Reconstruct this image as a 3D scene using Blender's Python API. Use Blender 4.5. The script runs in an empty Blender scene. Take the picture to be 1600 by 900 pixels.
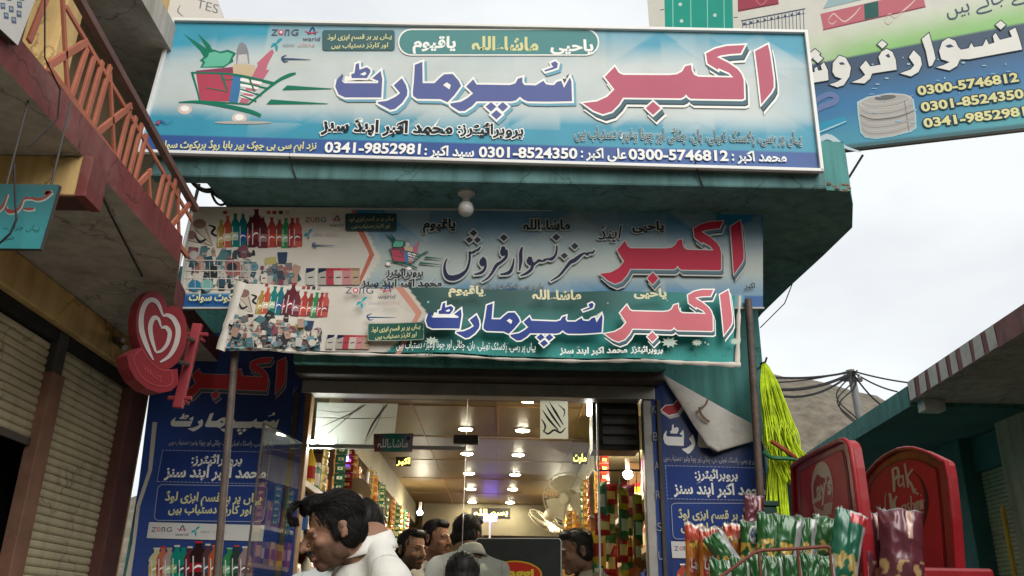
import bpy, bmesh, math, random
from math import sin, cos, tan, pi, radians, sqrt, exp, atan2
from mathutils import Vector, Matrix, noise
from mathutils.geometry import tessellate_polygon
V = Vector
SC = bpy.context.scene
COL = SC.collection
R = random.Random(7)

# ---------------------------------------------------------------- camera
FPX, PITCH, ROLL, EYE = 1358.0, radians(21.5), radians(1.1), 1.4
FWD = V((0, cos(PITCH), sin(PITCH)))
_r0 = V((1, 0, 0)); _u0 = _r0.cross(FWD)
RIGHT = _r0 * cos(ROLL) + _u0 * sin(ROLL)
UP = RIGHT.cross(FWD)
cam_d = bpy.data.cameras.new('camera'); cam_d.sensor_width = 36.0
cam_d.lens = FPX / 1600 * 36.0; cam_d.clip_start = 0.05; cam_d.clip_end = 5000
cam = bpy.data.objects.new('camera', cam_d); COL.objects.link(cam)
M3 = Matrix((RIGHT, UP, -FWD)).transposed()
cam.matrix_world = Matrix.Translation((0, 0, EYE)) @ M3.to_4x4()
SC.camera = cam
O0 = V((0, 0, EYE))

# ---------------------------------------------------------------- world, sun, exposure
w = bpy.data.worlds.new('World'); SC.world = w; w.use_nodes = True
nt = w.node_tree; N = nt.nodes; L = nt.links
for n in list(N): N.remove(n)
SUN_EL, SUN_AZ = radians(38), radians(154)      # azimuth clockwise from +Y
sky = N.new('ShaderNodeTexSky'); sky.sky_type = 'NISHITA'; sky.sun_disc = False
sky.sun_elevation = SUN_EL; sky.sun_rotation = SUN_AZ
tc = N.new('ShaderNodeTexCoord'); mp = N.new('ShaderNodeMapping')
mp.inputs['Scale'].default_value = (1.3, 1.3, 3.0); mp.inputs['Location'].default_value = (0.35, 0.2, 0.1)
nz = N.new('ShaderNodeTexNoise'); nz.inputs['Scale'].default_value = 2.2
nz.inputs['Detail'].default_value = 7; nz.inputs['Roughness'].default_value = 0.52
cr = N.new('ShaderNodeValToRGB')
cr.color_ramp.elements[0].position = 0.34; cr.color_ramp.elements[0].color = (8.2, 8.45, 8.7, 1)
cr.color_ramp.elements[1].position = 0.60; cr.color_ramp.elements[1].color = (9.6, 9.9, 10.0, 1)
mx = N.new('ShaderNodeMixRGB'); mx.inputs[0].default_value = 0.9
bg = N.new('ShaderNodeBackground'); bg.inputs['Strength'].default_value = 0.049
out = N.new('ShaderNodeOutputWorld')
L.new(tc.outputs['Generated'], mp.inputs['Vector']); L.new(mp.outputs[0], nz.inputs['Vector'])
L.new(nz.outputs['Fac'], cr.inputs[0]); L.new(sky.outputs[0], mx.inputs[1]); L.new(cr.outputs[0], mx.inputs[2])
L.new(mx.outputs[0], bg.inputs['Color']); L.new(bg.outputs[0], out.inputs['Surface'])

sd = bpy.data.lights.new('sun', 'SUN'); sd.energy = 1.5; sd.angle = radians(50); sd.color = (1.0, 0.965, 0.91)
so = bpy.data.objects.new('sun', sd); COL.objects.link(so)
_sv = V((sin(SUN_AZ) * cos(SUN_EL), cos(SUN_AZ) * cos(SUN_EL), sin(SUN_EL)))
so.rotation_euler = _sv.to_track_quat('Z', 'Y').to_euler(); so.location = (0, -6, 12)

vs = SC.view_settings; vs.view_transform = 'Standard'; vs.look = 'None'; vs.exposure = 1.15; vs.gamma = 1.0
vs.use_curve_mapping = False
SC.render.engine = 'CYCLES'
cy = SC.cycles; cy.max_bounces = 8; cy.diffuse_bounces = 4; cy.glossy_bounces = 3; cy.transmission_bounces = 6
cy.transparent_max_bounces = 12; cy.sample_clamp_indirect = 4.0; cy.use_denoising = True
cy.caustics_reflective = False; cy.caustics_refractive = False

# ---------------------------------------------------------------- rays: a photo pixel (1600x900) onto a real plane
def ray(px, py): return FWD * FPX + RIGHT * (px - 800) + UP * (450 - py)
def onY(px, py, Y): d = ray(px, py); return O0 + d * (Y / d.y)
def onX(px, py, X): d = ray(px, py); return O0 + d * (X / d.x)
def onZ(px, py, Z): d = ray(px, py); return O0 + d * ((Z - EYE) / d.z)
def onP(px, py, o, n):
    d = ray(px, py); return O0 + d * ((V(o) - O0).dot(n) / d.dot(n))

# ---------------------------------------------------------------- materials
def lin(c):
    if isinstance(c, str): c = tuple(int(c[i:i + 2], 16) / 255 for i in (0, 2, 4))
    return tuple(x / 12.92 if x <= 0.04045 else ((x + 0.055) / 1.055) ** 2.4 for x in c)
_mats = {}
def mat(name, rgb, rough=0.65, var=0.18, scale=6.0, metal=0.0, bump=0.0, dirt=None, dirt_amt=0.0, emit=0.0, spec=0.25, streak=0.0):
    """principled with uneven base colour (two octaves of noise), optional dirt stains and bump; rgb is linear albedo or hex"""
    if name in _mats: return _mats[name]
    if isinstance(rgb, str): rgb = lin(rgb)
    m = bpy.data.materials.new(name); m.use_nodes = True; t = m.node_tree; n = t.nodes; l = t.links
    b = n['Principled BSDF']
    b.inputs['Roughness'].default_value = rough; b.inputs['Metallic'].default_value = metal
    b.inputs['Specular IOR Level'].default_value = spec
    c = n.new('ShaderNodeTexCoord')
    col = None
    if var > 0:
        z = n.new('ShaderNodeTexNoise'); z.inputs['Scale'].default_value = scale; z.inputs['Detail'].default_value = 6
        z.inputs['Roughness'].default_value = 0.62
        l.new(c.outputs['Object'], z.inputs['Vector'])
        r = n.new('ShaderNodeValToRGB'); r.color_ramp.elements[0].position = 0.28; r.color_ramp.elements[1].position = 0.72
        r.color_ramp.elements[0].color = tuple(x * (1 - var) for x in rgb) + (1,)
        r.color_ramp.elements[1].color = tuple(min(1, x * (1 + var)) for x in rgb) + (1,)
        l.new(z.outputs['Fac'], r.inputs[0]); col = r.outputs[0]
    if dirt is not None:
        z2 = n.new('ShaderNodeTexNoise'); z2.inputs['Scale'].default_value = scale * 0.45; z2.inputs['Detail'].default_value = 9
        z2.inputs['Roughness'].default_value = 0.7
        l.new(c.outputs['Object'], z2.inputs['Vector'])
        r2 = n.new('ShaderNodeValToRGB'); r2.color_ramp.elements[0].position = 0.52; r2.color_ramp.elements[1].position = 0.70
        r2.color_ramp.elements[0].color = (0, 0, 0, 1); r2.color_ramp.elements[1].color = (dirt_amt,) * 3 + (1,)
        l.new(z2.outputs['Fac'], r2.inputs[0])
        mxx = n.new('ShaderNodeMixRGB'); l.new(r2.outputs[0], mxx.inputs[0])
        if col is not None: l.new(col, mxx.inputs[1])
        else: mxx.inputs[1].default_value = tuple(rgb) + (1,)
        mxx.inputs[2].default_value = tuple(lin(dirt) if isinstance(dirt, str) else dirt) + (1,)
        col = mxx.outputs[0]
    if streak > 0:                                            # rain streaks and grime that run down the surface
        mp_ = n.new('ShaderNodeMapping'); mp_.inputs['Scale'].default_value = (9, 9, .55); l.new(c.outputs['Object'], mp_.inputs['Vector'])
        z4 = n.new('ShaderNodeTexNoise'); z4.inputs['Scale'].default_value = 1.6; z4.inputs['Detail'].default_value = 7; z4.inputs['Roughness'].default_value = .65; l.new(mp_.outputs[0], z4.inputs['Vector'])
        r4 = n.new('ShaderNodeValToRGB'); r4.color_ramp.elements[0].position = .42; r4.color_ramp.elements[1].position = .68; r4.color_ramp.elements[0].color = (1, 1, 1, 1); r4.color_ramp.elements[1].color = (1 - streak, 1 - streak * .95, 1 - streak * 1.05, 1)
        l.new(z4.outputs['Fac'], r4.inputs[0]); m4 = n.new('ShaderNodeMixRGB'); m4.blend_type = 'MULTIPLY'; m4.inputs[0].default_value = 1; l.new(col, m4.inputs[1]); l.new(r4.outputs[0], m4.inputs[2]); col = m4.outputs[0]
        v5 = n.new('ShaderNodeTexVoronoi'); v5.feature = 'DISTANCE_TO_EDGE'; v5.inputs['Scale'].default_value = 1.3                 # hairline cracks
        w5 = n.new('ShaderNodeTexNoise'); w5.inputs['Scale'].default_value = 5; w5.inputs['Detail'].default_value = 5; l.new(c.outputs['Object'], w5.inputs['Vector'])
        a5 = n.new('ShaderNodeMixRGB'); a5.blend_type = 'ADD'; a5.inputs[0].default_value = .35; l.new(c.outputs['Object'], a5.inputs[1]); l.new(w5.outputs['Color'], a5.inputs[2]); l.new(a5.outputs[0], v5.inputs['Vector'])
        r5 = n.new('ShaderNodeValToRGB'); r5.color_ramp.elements[0].position = .002; r5.color_ramp.elements[1].position = .008; r5.color_ramp.elements[0].color = (.45, .43, .4, 1); r5.color_ramp.elements[1].color = (1, 1, 1, 1); l.new(v5.outputs['Distance'], r5.inputs[0])
        m5 = n.new('ShaderNodeMixRGB'); m5.blend_type = 'MULTIPLY'; m5.inputs[0].default_value = .8; l.new(col, m5.inputs[1]); l.new(r5.outputs[0], m5.inputs[2]); col = m5.outputs[0]
    if col is not None: l.new(col, b.inputs['Base Color'])
    else: b.inputs['Base Color'].default_value = tuple(rgb) + (1,)
    if bump > 0:
        z3 = n.new('ShaderNodeTexNoise'); z3.inputs['Scale'].default_value = scale * 5; z3.inputs['Detail'].default_value = 5
        l.new(c.outputs['Object'], z3.inputs['Vector'])
        bu = n.new('ShaderNodeBump'); bu.inputs['Strength'].default_value = bump; bu.inputs['Distance'].default_value = 0.02
        l.new(z3.outputs['Fac'], bu.inputs['Height']); l.new(bu.outputs[0], b.inputs['Normal'])
    if emit > 0:
        b.inputs['Emission Color'].default_value = tuple(rgb) + (1,); b.inputs['Emission Strength'].default_value = emit
    _mats[name] = m; return m
def ink(rgb, rough=0.42):
    """printing ink: a flat colour with the faint unevenness of a vinyl print"""
    k = 'ink_%s_%g' % (rgb if isinstance(rgb, str) else '_'.join('%.3f' % x for x in rgb), rough)
    return mat(k, rgb, max(rough, .5) if rough == .42 else rough, 0.06, 3.0, spec=.12 if rough >= .42 else .4)
def paint_mat(name, rough=0.4):
    """print whose colours sit in the panel's own colour attribute (the artwork), with a slight weathering"""
    if name in _mats: return _mats[name]
    m = bpy.data.materials.new(name); m.use_nodes = True; t = m.node_tree; n = t.nodes; l = t.links
    b = n['Principled BSDF']; b.inputs['Roughness'].default_value = rough; b.inputs['Specular IOR Level'].default_value = 0.18
    a = n.new('ShaderNodeAttribute'); a.attribute_name = 'print'
    c = n.new('ShaderNodeTexCoord'); z = n.new('ShaderNodeTexNoise'); z.inputs['Scale'].default_value = 5; z.inputs['Detail'].default_value = 8
    l.new(c.outputs['Object'], z.inputs['Vector'])
    r = n.new('ShaderNodeValToRGB'); r.color_ramp.elements[0].position = 0.3; r.color_ramp.elements[0].color = (0.9, 0.89, 0.87, 1)
    r.color_ramp.elements[1].position = 0.65; r.color_ramp.elements[1].color = (1, 1, 1, 1)
    l.new(z.outputs['Fac'], r.inputs[0])
    mu = n.new('ShaderNodeMixRGB'); mu.blend_type = 'MULTIPLY'; mu.inputs[0].default_value = 1
    l.new(a.outputs['Color'], mu.inputs[1]); l.new(r.outputs[0], mu.inputs[2]); l.new(mu.outputs[0], b.inputs['Base Color'])
    _mats[name] = m; return m

# ---------------------------------------------------------------- objects
def tag(o, label=None, cat=None, group=None, kind=None):
    if label: o['label'] = label
    if cat: o['category'] = cat
    if group: o['group'] = group
    if kind: o['kind'] = kind
    return o
def thing(name, label, cat, loc=(0, 0, 0), group=None):
    o = bpy.data.objects.new(name, None); COL.objects.link(o); o.location = loc; o.empty_display_size = 0.1
    return tag(o, label, cat, group)
def wloc(o):
    p = V((0, 0, 0))
    while o is not None: p = p + o.location; o = o.parent
    return p
def copy_tree(o, parent=None, **kw):
    c = o.copy(); COL.objects.link(c)
    if parent is not None: c.parent = parent
    for ch in list(o.children): copy_tree(ch, c)
    return tag(c, **kw) if kw else c

class MB:
    """collects faces with materials and links them as ONE mesh object"""
    def __init__(s): s.v = []; s.f = []; s.mi = []; s.mats = []; s.col = None
    def _m(s, m):
        if m not in s.mats: s.mats.append(m)
        return s.mats.index(m)
    def face(s, pts, m):
        k = len(s.v); s.v += [V(p) for p in pts]; s.f.append(tuple(range(k, k + len(pts)))); s.mi.append(s._m(m))
    def raw(s, vs, fs, m):
        k = len(s.v); s.v += [V(p) for p in vs]; i = s._m(m)
        for f in fs: s.f.append(tuple(k + a for a in f)); s.mi.append(i)
    def box(s, x0, x1, y0, y1, z0, z1, m):
        s.raw([(x0, y0, z0), (x1, y0, z0), (x1, y1, z0), (x0, y1, z0), (x0, y0, z1), (x1, y0, z1), (x1, y1, z1), (x0, y1, z1)],
              [(3, 2, 1, 0), (4, 5, 6, 7), (0, 1, 5, 4), (1, 2, 6, 5), (2, 3, 7, 6), (3, 0, 4, 7)], m)
    def obox(s, c, ux, uy, uz, m):
        c, ux, uy, uz = V(c), V(ux), V(uy), V(uz)
        p = [c + ux * a + uy * b + uz * d for d in (-1, 1) for b in (-1, 1) for a in (-1, 1)]
        s.raw(p, [(0, 2, 3, 1), (4, 5, 7, 6), (0, 1, 5, 4), (1, 3, 7, 5), (3, 2, 6, 7), (2, 0, 4, 6)], m)
    def prism(s, poly, vec, m, ms=None, cap2=True):
        """extrude a planar 3-D polygon along vec"""
        poly = [V(p) for p in poly]; vec = V(vec); n = len(poly)
        tri = tessellate_polygon([poly])
        k = [V(p) for p in poly] + [p + vec for p in poly]
        s.raw(k, [tuple(t) for t in tri] + ([tuple(a + n for a in reversed(t)) for t in tri] if cap2 else []), m)
        s.raw(k, [(i, (i + 1) % n, n + (i + 1) % n, n + i) for i in range(n)], ms or m)
    def tube(s, pts, r, m, seg=8, cap=True):
        pts = [V(p) for p in pts]; n = len(pts)
        rr = r if isinstance(r, (list, tuple)) else [r] * n
        vs = []; fs = []; prev = None
        for i, p in enumerate(pts):
            t = (pts[min(i + 1, n - 1)] - pts[max(i - 1, 0)]).normalized()
            if prev is None: a = t.orthogonal().normalized()
            else:
                a = prev - t * prev.dot(t); a = a.normalized() if a.length > 1e-6 else t.orthogonal().normalized()
            prev = a; b = t.cross(a)
            for j in range(seg): q = 2 * pi * j / seg; vs.append(p + (a * cos(q) + b * sin(q)) * rr[i])
        for i in range(n - 1):
            for j in range(seg):
                fs.append((i * seg + j, i * seg + (j + 1) % seg, (i + 1) * seg + (j + 1) % seg, (i + 1) * seg + j))
        if cap: fs.append(tuple(reversed(range(seg)))); fs.append(tuple(range((n - 1) * seg, n * seg)))
        s.raw(vs, fs, m)
    def lathe(s, prof, c, m, seg=16, ax=(0, 0, 1), xd=None):
        """prof: (radius, distance along axis)"""
        c = V(c); ax = V(ax).normalized(); a = V(xd).normalized() if xd else ax.orthogonal().normalized(); b = ax.cross(a)
        vs = [c + ax * h + (a * cos(2 * pi * j / seg) + b * sin(2 * pi * j / seg)) * max(r, 1e-4) for r, h in prof for j in range(seg)]
        fs = [(i * seg + j, i * seg + (j + 1) % seg, (i + 1) * seg + (j + 1) % seg, (i + 1) * seg + j) for i in range(len(prof) - 1) for j in range(seg)]
        fs.append(tuple(reversed(range(seg)))); fs.append(tuple(range((len(prof) - 1) * seg, len(prof) * seg)))
        s.raw(vs, fs, m)
    def ell(s, c, r, m, seg=14, rings=9, rot=None):
        c = V(c); vs = []; fs = []
        for i in range(rings + 1):
            th = pi * i / rings
            for j in range(seg):
                ph = 2 * pi * j / seg; p = V((r[0] * sin(th) * cos(ph), r[1] * sin(th) * sin(ph), r[2] * cos(th)))
                vs.append(c + (rot @ p if rot else p))
        for i in range(rings):
            for j in range(seg): fs.append(((i + 1) * seg + j, (i + 1) * seg + (j + 1) % seg, i * seg + (j + 1) % seg, i * seg + j))
        s.raw(vs, fs, m)
    def build(s, name, parent=None, smooth=False, bevel=0.0, loc=None, weld=False):
        o0 = wloc(parent) if parent is not None else V(loc or (0, 0, 0))
        me = bpy.data.meshes.new(name); me.from_pydata([tuple(p - o0) for p in s.v], [], s.f)
        for m in s.mats: me.materials.append(m)
        me.polygons.foreach_set('material_index', s.mi)
        if s.col:
            a = me.attributes.new('print', 'FLOAT_COLOR', 'POINT')
            a.data.foreach_set('color', [x for c in s.col for x in (c[0], c[1], c[2], 1.0)])
        if weld:
            bm = bmesh.new(); bm.from_mesh(me); bmesh.ops.remove_doubles(bm, verts=bm.verts, dist=1e-5); bm.to_mesh(me); bm.free()
        if smooth: me.polygons.foreach_set('use_smooth', [True] * len(me.polygons))
        me.validate(); me.update()
        o = bpy.data.objects.new(name, me); COL.objects.link(o)
        if parent is not None: o.parent = parent
        else: o.location = o0
        if bevel > 0:
            md = o.modifiers.new('bevel', 'BEVEL'); md.width = bevel; md.segments = 2; md.limit_method = 'ANGLE'; md.angle_limit = radians(40)
        if smooth and bevel == 0:
            try: me.set_sharp_from_angle(angle=radians(50))
            except Exception: pass
        return o

# ---------------------------------------------------------------- lettering
_F = {}
def _reg(ch, base, n):
    _F[ch] = [base + i for i in range(n)]
for ch, b, n in [('ا', 0xFE8D, 2), ('آ', 0xFE81, 2), ('ب', 0xFE8F, 4), ('پ', 0xFB56, 4), ('ت', 0xFE95, 4), ('ٹ', 0xFB66, 4), ('ج', 0xFE9D, 4),
                 ('چ', 0xFB7A, 4), ('ح', 0xFEA1, 4), ('خ', 0xFEA5, 4), ('د', 0xFEA9, 2), ('ڈ', 0xFB88, 2), ('ر', 0xFEAD, 2), ('ڑ', 0xFB8C, 2),
                 ('ز', 0xFEAF, 2), ('س', 0xFEB1, 4), ('ش', 0xFEB5, 4), ('ص', 0xFEB9, 4), ('ط', 0xFEC1, 4), ('ع', 0xFEC9, 4), ('غ', 0xFECD, 4),
                 ('ف', 0xFED1, 4), ('ق', 0xFED5, 4), ('ک', 0xFB8E, 4), ('گ', 0xFB92, 4), ('ل', 0xFEDD, 4), ('م', 0xFEE1, 4), ('ن', 0xFEE5, 4),
                 ('ں', 0xFB9E, 2), ('و', 0xFEED, 2), ('ہ', 0xFBA6, 4), ('ھ', 0xFBAA, 4), ('ه', 0xFEE9, 4), ('ی', 0xFBFC, 4), ('ے', 0xFBAE, 2),
                 ('ئ', 0xFE89, 4), ('ء', 0xFE80, 1)]: _reg(ch, b, n)
def ar(t):
    """Urdu text as joined presentation forms in left-to-right drawing order"""
    o = []; i = 0
    while i < len(t):
        c = t[i]
        if c == 'ل' and i + 1 < len(t) and t[i + 1] == 'ا':
            pj = i > 0 and len(_F.get(t[i - 1], ())) == 4
            o.append(chr(0xFEFC if pj else 0xFEFB)); i += 2; continue
        if c in _F:
            f = _F[c]
            pj = i > 0 and len(_F.get(t[i - 1], ())) == 4 and len(f) > 1
            nj = len(f) == 4 and i + 1 < len(t) and len(_F.get(t[i + 1], ())) > 1
            o.append(chr(f[3 if pj and nj else 2 if nj else 1 if pj else 0]))
        else: o.append(c)
        i += 1
    return ''.join(reversed(o))
_tc = {}
def glyphs(s, off):
    k = (s, round(off, 4))
    if k not in _tc:
        c = bpy.data.curves.new('lettering', 'FONT'); c.body = s; c.resolution_u = 3; c.offset = off
        o = bpy.data.objects.new('lettering', c); COL.objects.link(o)
        bpy.context.view_layer.update()
        me = o.to_mesh(); fs_ = [tuple(p.vertices) for p in me.polygons]; pa = list(range(len(me.vertices)))
        def root(i):
            while pa[i] != i: pa[i] = pa[pa[i]]; i = pa[i]
            return i
        for f in fs_:
            for q in f[1:]: pa[root(q)] = root(f[0])
        ids = {}; isl = [ids.setdefault(root(i), len(ids)) for i in range(len(me.vertices))]
        # joined letters overlap: each letter body lies a hair above its neighbour
        _tc[k] = ([tuple(v.co) + (isl[i],) for i, v in enumerate(me.vertices)], fs_)
        o.to_mesh_clear(); bpy.data.objects.remove(o); bpy.data.curves.remove(c)
    return _tc[k]

def crom(pts, n=6):
    """Catmull-Rom resampling of tuples"""
    P = [pts[0]] + list(pts) + [pts[-1]]; o = []
    for i in range(1, len(P) - 2):
        for j in range(n):
            t = j / n
            o.append(tuple(0.5 * (2 * b + (c - a) * t + (2 * a - 5 * b + 4 * c - d) * t * t + (3 * b - a - 3 * c + d) * t ** 3)
                           for a, b, c, d in zip(P[i - 1], P[i], P[i + 1], P[i + 2])))
    o.append(tuple(P[-2])); return o
def grow_poly(p, g):
    if g == 0: return p
    n = len(p); ar2 = sum(p[i][0] * p[(i + 1) % n][1] - p[(i + 1) % n][0] * p[i][1] for i in range(n))
    sg = 1 if ar2 > 0 else -1; o = []
    for i in range(n):
        a, b, c = p[i - 1], p[i], p[(i + 1) % n]
        e1 = V((b[0] - a[0], b[1] - a[1])); e2 = V((c[0] - b[0], c[1] - b[1]))
        if e1.length < 1e-6 or e2.length < 1e-6: o.append(b); continue
        e1.normalize(); e2.normalize()
        n1 = V((e1.y, -e1.x)) * sg; n2 = V((e2.y, -e2.x)) * sg; m = n1 + n2
        if m.length < 0.2: o.append((b[0] + n1.x * g, b[1] + n1.y * g)); continue
        m.normalize(); q = g / max(0.45, m.dot(n1)); o.append((b[0] + m.x * q, b[1] + m.y * q))
    return o
def affine(src, dst):
    """2-D affine map from three point pairs"""
    (a, b), (c, d), (e, f) = src; D = (c - a) * (f - b) - (e - a) * (d - b)
    def fn(p):
        u = ((p[0] - a) * (f - b) - (e - a) * (p[1] - b)) / D; v = ((c - a) * (p[1] - b) - (p[0] - a) * (d - b)) / D
        return tuple(dst[0][k] + u * (dst[1][k] - dst[0][k]) + v * (dst[2][k] - dst[0][k]) for k in (0, 1))
    return fn
def ngon(cx, cy, rx, ry=None, n=20, a0=0, a1=2 * pi, rot=0):
    ry = ry or rx; full = abs(a1 - a0 - 2 * pi) < 1e-6
    ps = [(rx * cos(a0 + (a1 - a0) * i / (n if full else n - 1)), ry * sin(a0 + (a1 - a0) * i / (n if full else n - 1))) for i in range(n)]
    return [(cx + x * cos(rot) - y * sin(rot), cy + x * sin(rot) + y * cos(rot)) for x, y in ps]
def rrect(x0, y0, x1, y1, r, n=5):
    o = []
    for cx, cy, a in ((x1 - r, y1 - r, 0), (x0 + r, y1 - r, pi / 2), (x0 + r, y0 + r, pi), (x1 - r, y0 + r, 1.5 * pi)):
        o += [(cx + r * cos(a + pi / 2 * i / n), cy + r * sin(a + pi / 2 * i / n)) for i in range(n + 1)]
    return o

class Sheet:
    """a printed surface: fn turns sheet coordinates into a point on it, nrm is its outward normal; layers are ink films stacked a few hundredths of a millimetre apart"""
    STEP = 0.00004
    def __init__(s, fn, nrm, lift=0.0015, curved=False): s.curved = curved; s.fn = fn; s.STEP = .0002 if curved else .00005; s.n = V(nrm).normalized(); s.lift = lift; s.k = 0
    def at(s, x, y, k): return s.fn(x, y) + s.n * (s.lift + s.STEP * k)
    def up(s): s.k += 1; return s.k
    def poly(s, mb, p, m, grow=0, shift=(0, 0), k=None):
        k = s.up() if k is None else k
        q = grow_poly([(a + shift[0], b + shift[1]) for a, b in p], grow)
        tri = tessellate_polygon([[V((a, b, 0)) for a, b in q]])
        if not s.curved: mb.raw([s.at(a, b, k) for a, b in q], [tuple(t) for t in tri], m); return
        st = [tuple(q[i] for i in t) for t in tri]; vs = []
        while st:
            t = st.pop(); e = [((t[i][0] - t[(i + 1) % 3][0]) ** 2 + (t[i][1] - t[(i + 1) % 3][1]) ** 2, i) for i in range(3)]; d, i = max(e)
            if d > 25:
                a, b, c = t[i], t[(i + 1) % 3], t[(i + 2) % 3]; h = ((a[0] + b[0]) / 2, (a[1] + b[1]) / 2); st += [(a, h, c), (h, b, c)]
            else: vs += t
        mb.raw([s.at(a, b, k) for a, b in vs], [(i, i + 1, i + 2) for i in range(0, len(vs), 3)], m)
    def polys(s, mb, ps, m, grow=0, shift=(0, 0)):
        k = s.up(); s.k += 0.5 * len(ps)
        for i, p in enumerate(ps): s.poly(mb, p, m, grow, shift, k + 0.5 * i)
    def stroke(s, mb, pts, m, grow=0, n=5, shift=(0, 0), k=None):
        """pen stroke through (x, y, width)"""
        k = s.up() if k is None else k
        c = crom(pts, n) if len(pts) > 2 else list(pts); l = []; r = []
        for i, (x, y, wd) in enumerate(c):
            a, b = c[max(i - 1, 0)], c[min(i + 1, len(c) - 1)]; dx, dy = b[0] - a[0], b[1] - a[1]; d = sqrt(dx * dx + dy * dy) or 1
            h = max(wd, 0.1) / 2 + grow; x += shift[0]; y += shift[1]
            if grow and i == 0: x -= dx / d * grow; y -= dy / d * grow
            if grow and i == len(c) - 1: x += dx / d * grow; y += dy / d * grow
            l.append(s.at(x - dy / d * h, y + dx / d * h, k)); r.append(s.at(x + dy / d * h, y - dx / d * h, k))
        nn = len(l); mb.raw(l + r, [(i, i + 1, nn + i + 1, nn + i) for i in range(nn - 1)], m)
    def text(s, mb, t, x0, y0, x1, y1, h, m, bold=0.02, grow=0, shear=0.0, shift=(0, 0), updir=None, k=None, above=None):
        """fit lettering between baseline points; h = height from the baseline to the tallest letter"""
        k = s.up() if k is None else k
        vs, _ = glyphs(t, 0.0)
        if not vs: return
        ax0 = min(v[0] for v in vs); ax1 = max(v[0] for v in vs); top = above or max(v[1] for v in vs)
        sy = h / top; sx = sqrt((x1 - x0) ** 2 + (y1 - y0) ** 2) / (ax1 - ax0)
        vs, fs = glyphs(t, bold + grow / max(1e-6, 0.5 * (sx + sy)))
        d = V((x1 - x0, y1 - y0)).normalized()
        if updir is None: u = V((870 - (x0 + x1) / 2, -3000 - (y0 + y1) / 2)).normalized()
        else: u = V(updir).normalized()
        P = []; s.k += 1.2
        for v in vs:
            a = (v[0] - ax0) * sx + shear * v[1] * sy; b = v[1] * sy
            P.append(s.at(x0 + d.x * a + u.x * b + shift[0], y0 + d.y * a + u.y * b + shift[1], k + .45 * (v[3] % 4)))
        mb.raw(P, fs, m)
    def panel(s, mb, quad, nx, ny, paint, m, k=0):
        """grid over a quad (TL, TR, BR, BL) whose artwork colour is paint(u, v)"""
        tl, trr, br, bl = [V(q) for q in quad]; col = mb.col if mb.col is not None else []
        vs = []; fs = []
        for j in range(ny + 1):
            for i in range(nx + 1):
                u, v = i / nx, j / ny; p = (tl * (1 - u) + trr * u) * (1 - v) + (bl * (1 - u) + br * u) * v
                vs.append(s.at(p.x, p.y, k)); col.append(paint(u, v))
        for j in range(ny):
            for i in range(nx): a = j * (nx + 1) + i; fs.append((a, a + nx + 1, a + nx + 2, a + 1))
        mb.raw(vs, fs, m); mb.col = col
def mixc(a, b, t): t = max(0, min(1, t)); return tuple(x * (1 - t) + y * t for x, y in zip(a, b))
def sst(a, b, x): t = max(0, min(1, (x - a) / (b - a))); return t * t * (3 - 2 * t)
def facet(u, v, nx, ny, seed=0):
    """value of the triangle (low-poly artwork) that holds (u, v)"""
    x, y = u * nx, v * ny; i, j = int(x), int(y); fx, fy = x - i, y - j
    t = (fx > fy) if (i + j) % 2 == 0 else (fx + fy > 1)
    return random.Random(i * 7919 + j * 104729 + t * 31 + seed * 977).random()
# ================================================================ setting: ground, street, hill
def B1(name, boxes, m, parent=None, bevel=0.0, loc=None, **tg):
    b = MB()
    for q in boxes: b.box(*q, m)
    o = b.build(name, parent, bevel=bevel, loc=loc)
    return tag(o, **tg) if tg else o
dust = mat('dusty_earth', (.36, .32, .25), .95, .3, 1.5, bump=.4)
tarm = mat('dusty_street', (.36, .33, .28), .9, .3, 2.0, bump=.35, dirt=(.2, .17, .13), dirt_amt=.7)
conc = mat('bare_concrete', (.36, .34, .31), .9, .28, 3.0, bump=.3, dirt=(.12, .105, .09), dirt_amt=.6)
g = MB(); g.face([(-900, -900, -.004), (900, -900, -.004), (900, 900, -.004), (-900, 900, -.004)], dust)
tag(g.build('ground'), kind='structure')
g = MB(); g.face([(-1.3, -60, 0.0), (2.9, -60, 0.0), (2.9, 3.3, 0.0), (-1.3, 3.3, 0.0)], tarm)
g.face([(1.7, 3.3, 0.0), (2.9, 3.3, 0.0), (2.9, 60, 0.0), (1.7, 60, 0.0)], tarm)
tag(g.build('street'), kind='structure')
B1('pavement', [(-1.86, 1.36, 3.45, 4.5, .0, .12), (-1.88, -1.3, -12, 3.45, .0, .1), (2.9, 3.7, -12, 14, .0, .1)], conc, bevel=.012, kind='structure')

hillm = mat('dry_hillside', (.125, .108, .083), 1.0, .42, .16, bump=1.0, dirt=(.065, .066, .048), dirt_amt=.7)
g = MB(); nx, ny = 90, 26; vs = []; fs = []
for j in range(ny + 1):
    for i in range(nx + 1):
        x = -260 + 900 * i / nx; y = 300 + 300 * j / ny
        prof = 158 * exp(-((x - 105) / 215) ** 2) + 20 * exp(-((x - 330) / 190) ** 2) + 55 * exp(-((x + 190) / 120) ** 2)
        z = prof * sst(0, 1, j / ny * 1.35) + 9 * noise.fractal(V((x * .016, y * .016, 3)), 1.0, 2.0, 6) * sst(0, .3, j / ny) - 2
        vs.append((x, y, z))
for j in range(ny):
    for i in range(nx): a = j * (nx + 1) + i; fs.append((a, a + 1, a + nx + 2, a + nx + 1))
g.raw(vs, fs, hillm); tag(g.build('hill', smooth=True), kind='structure')

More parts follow.
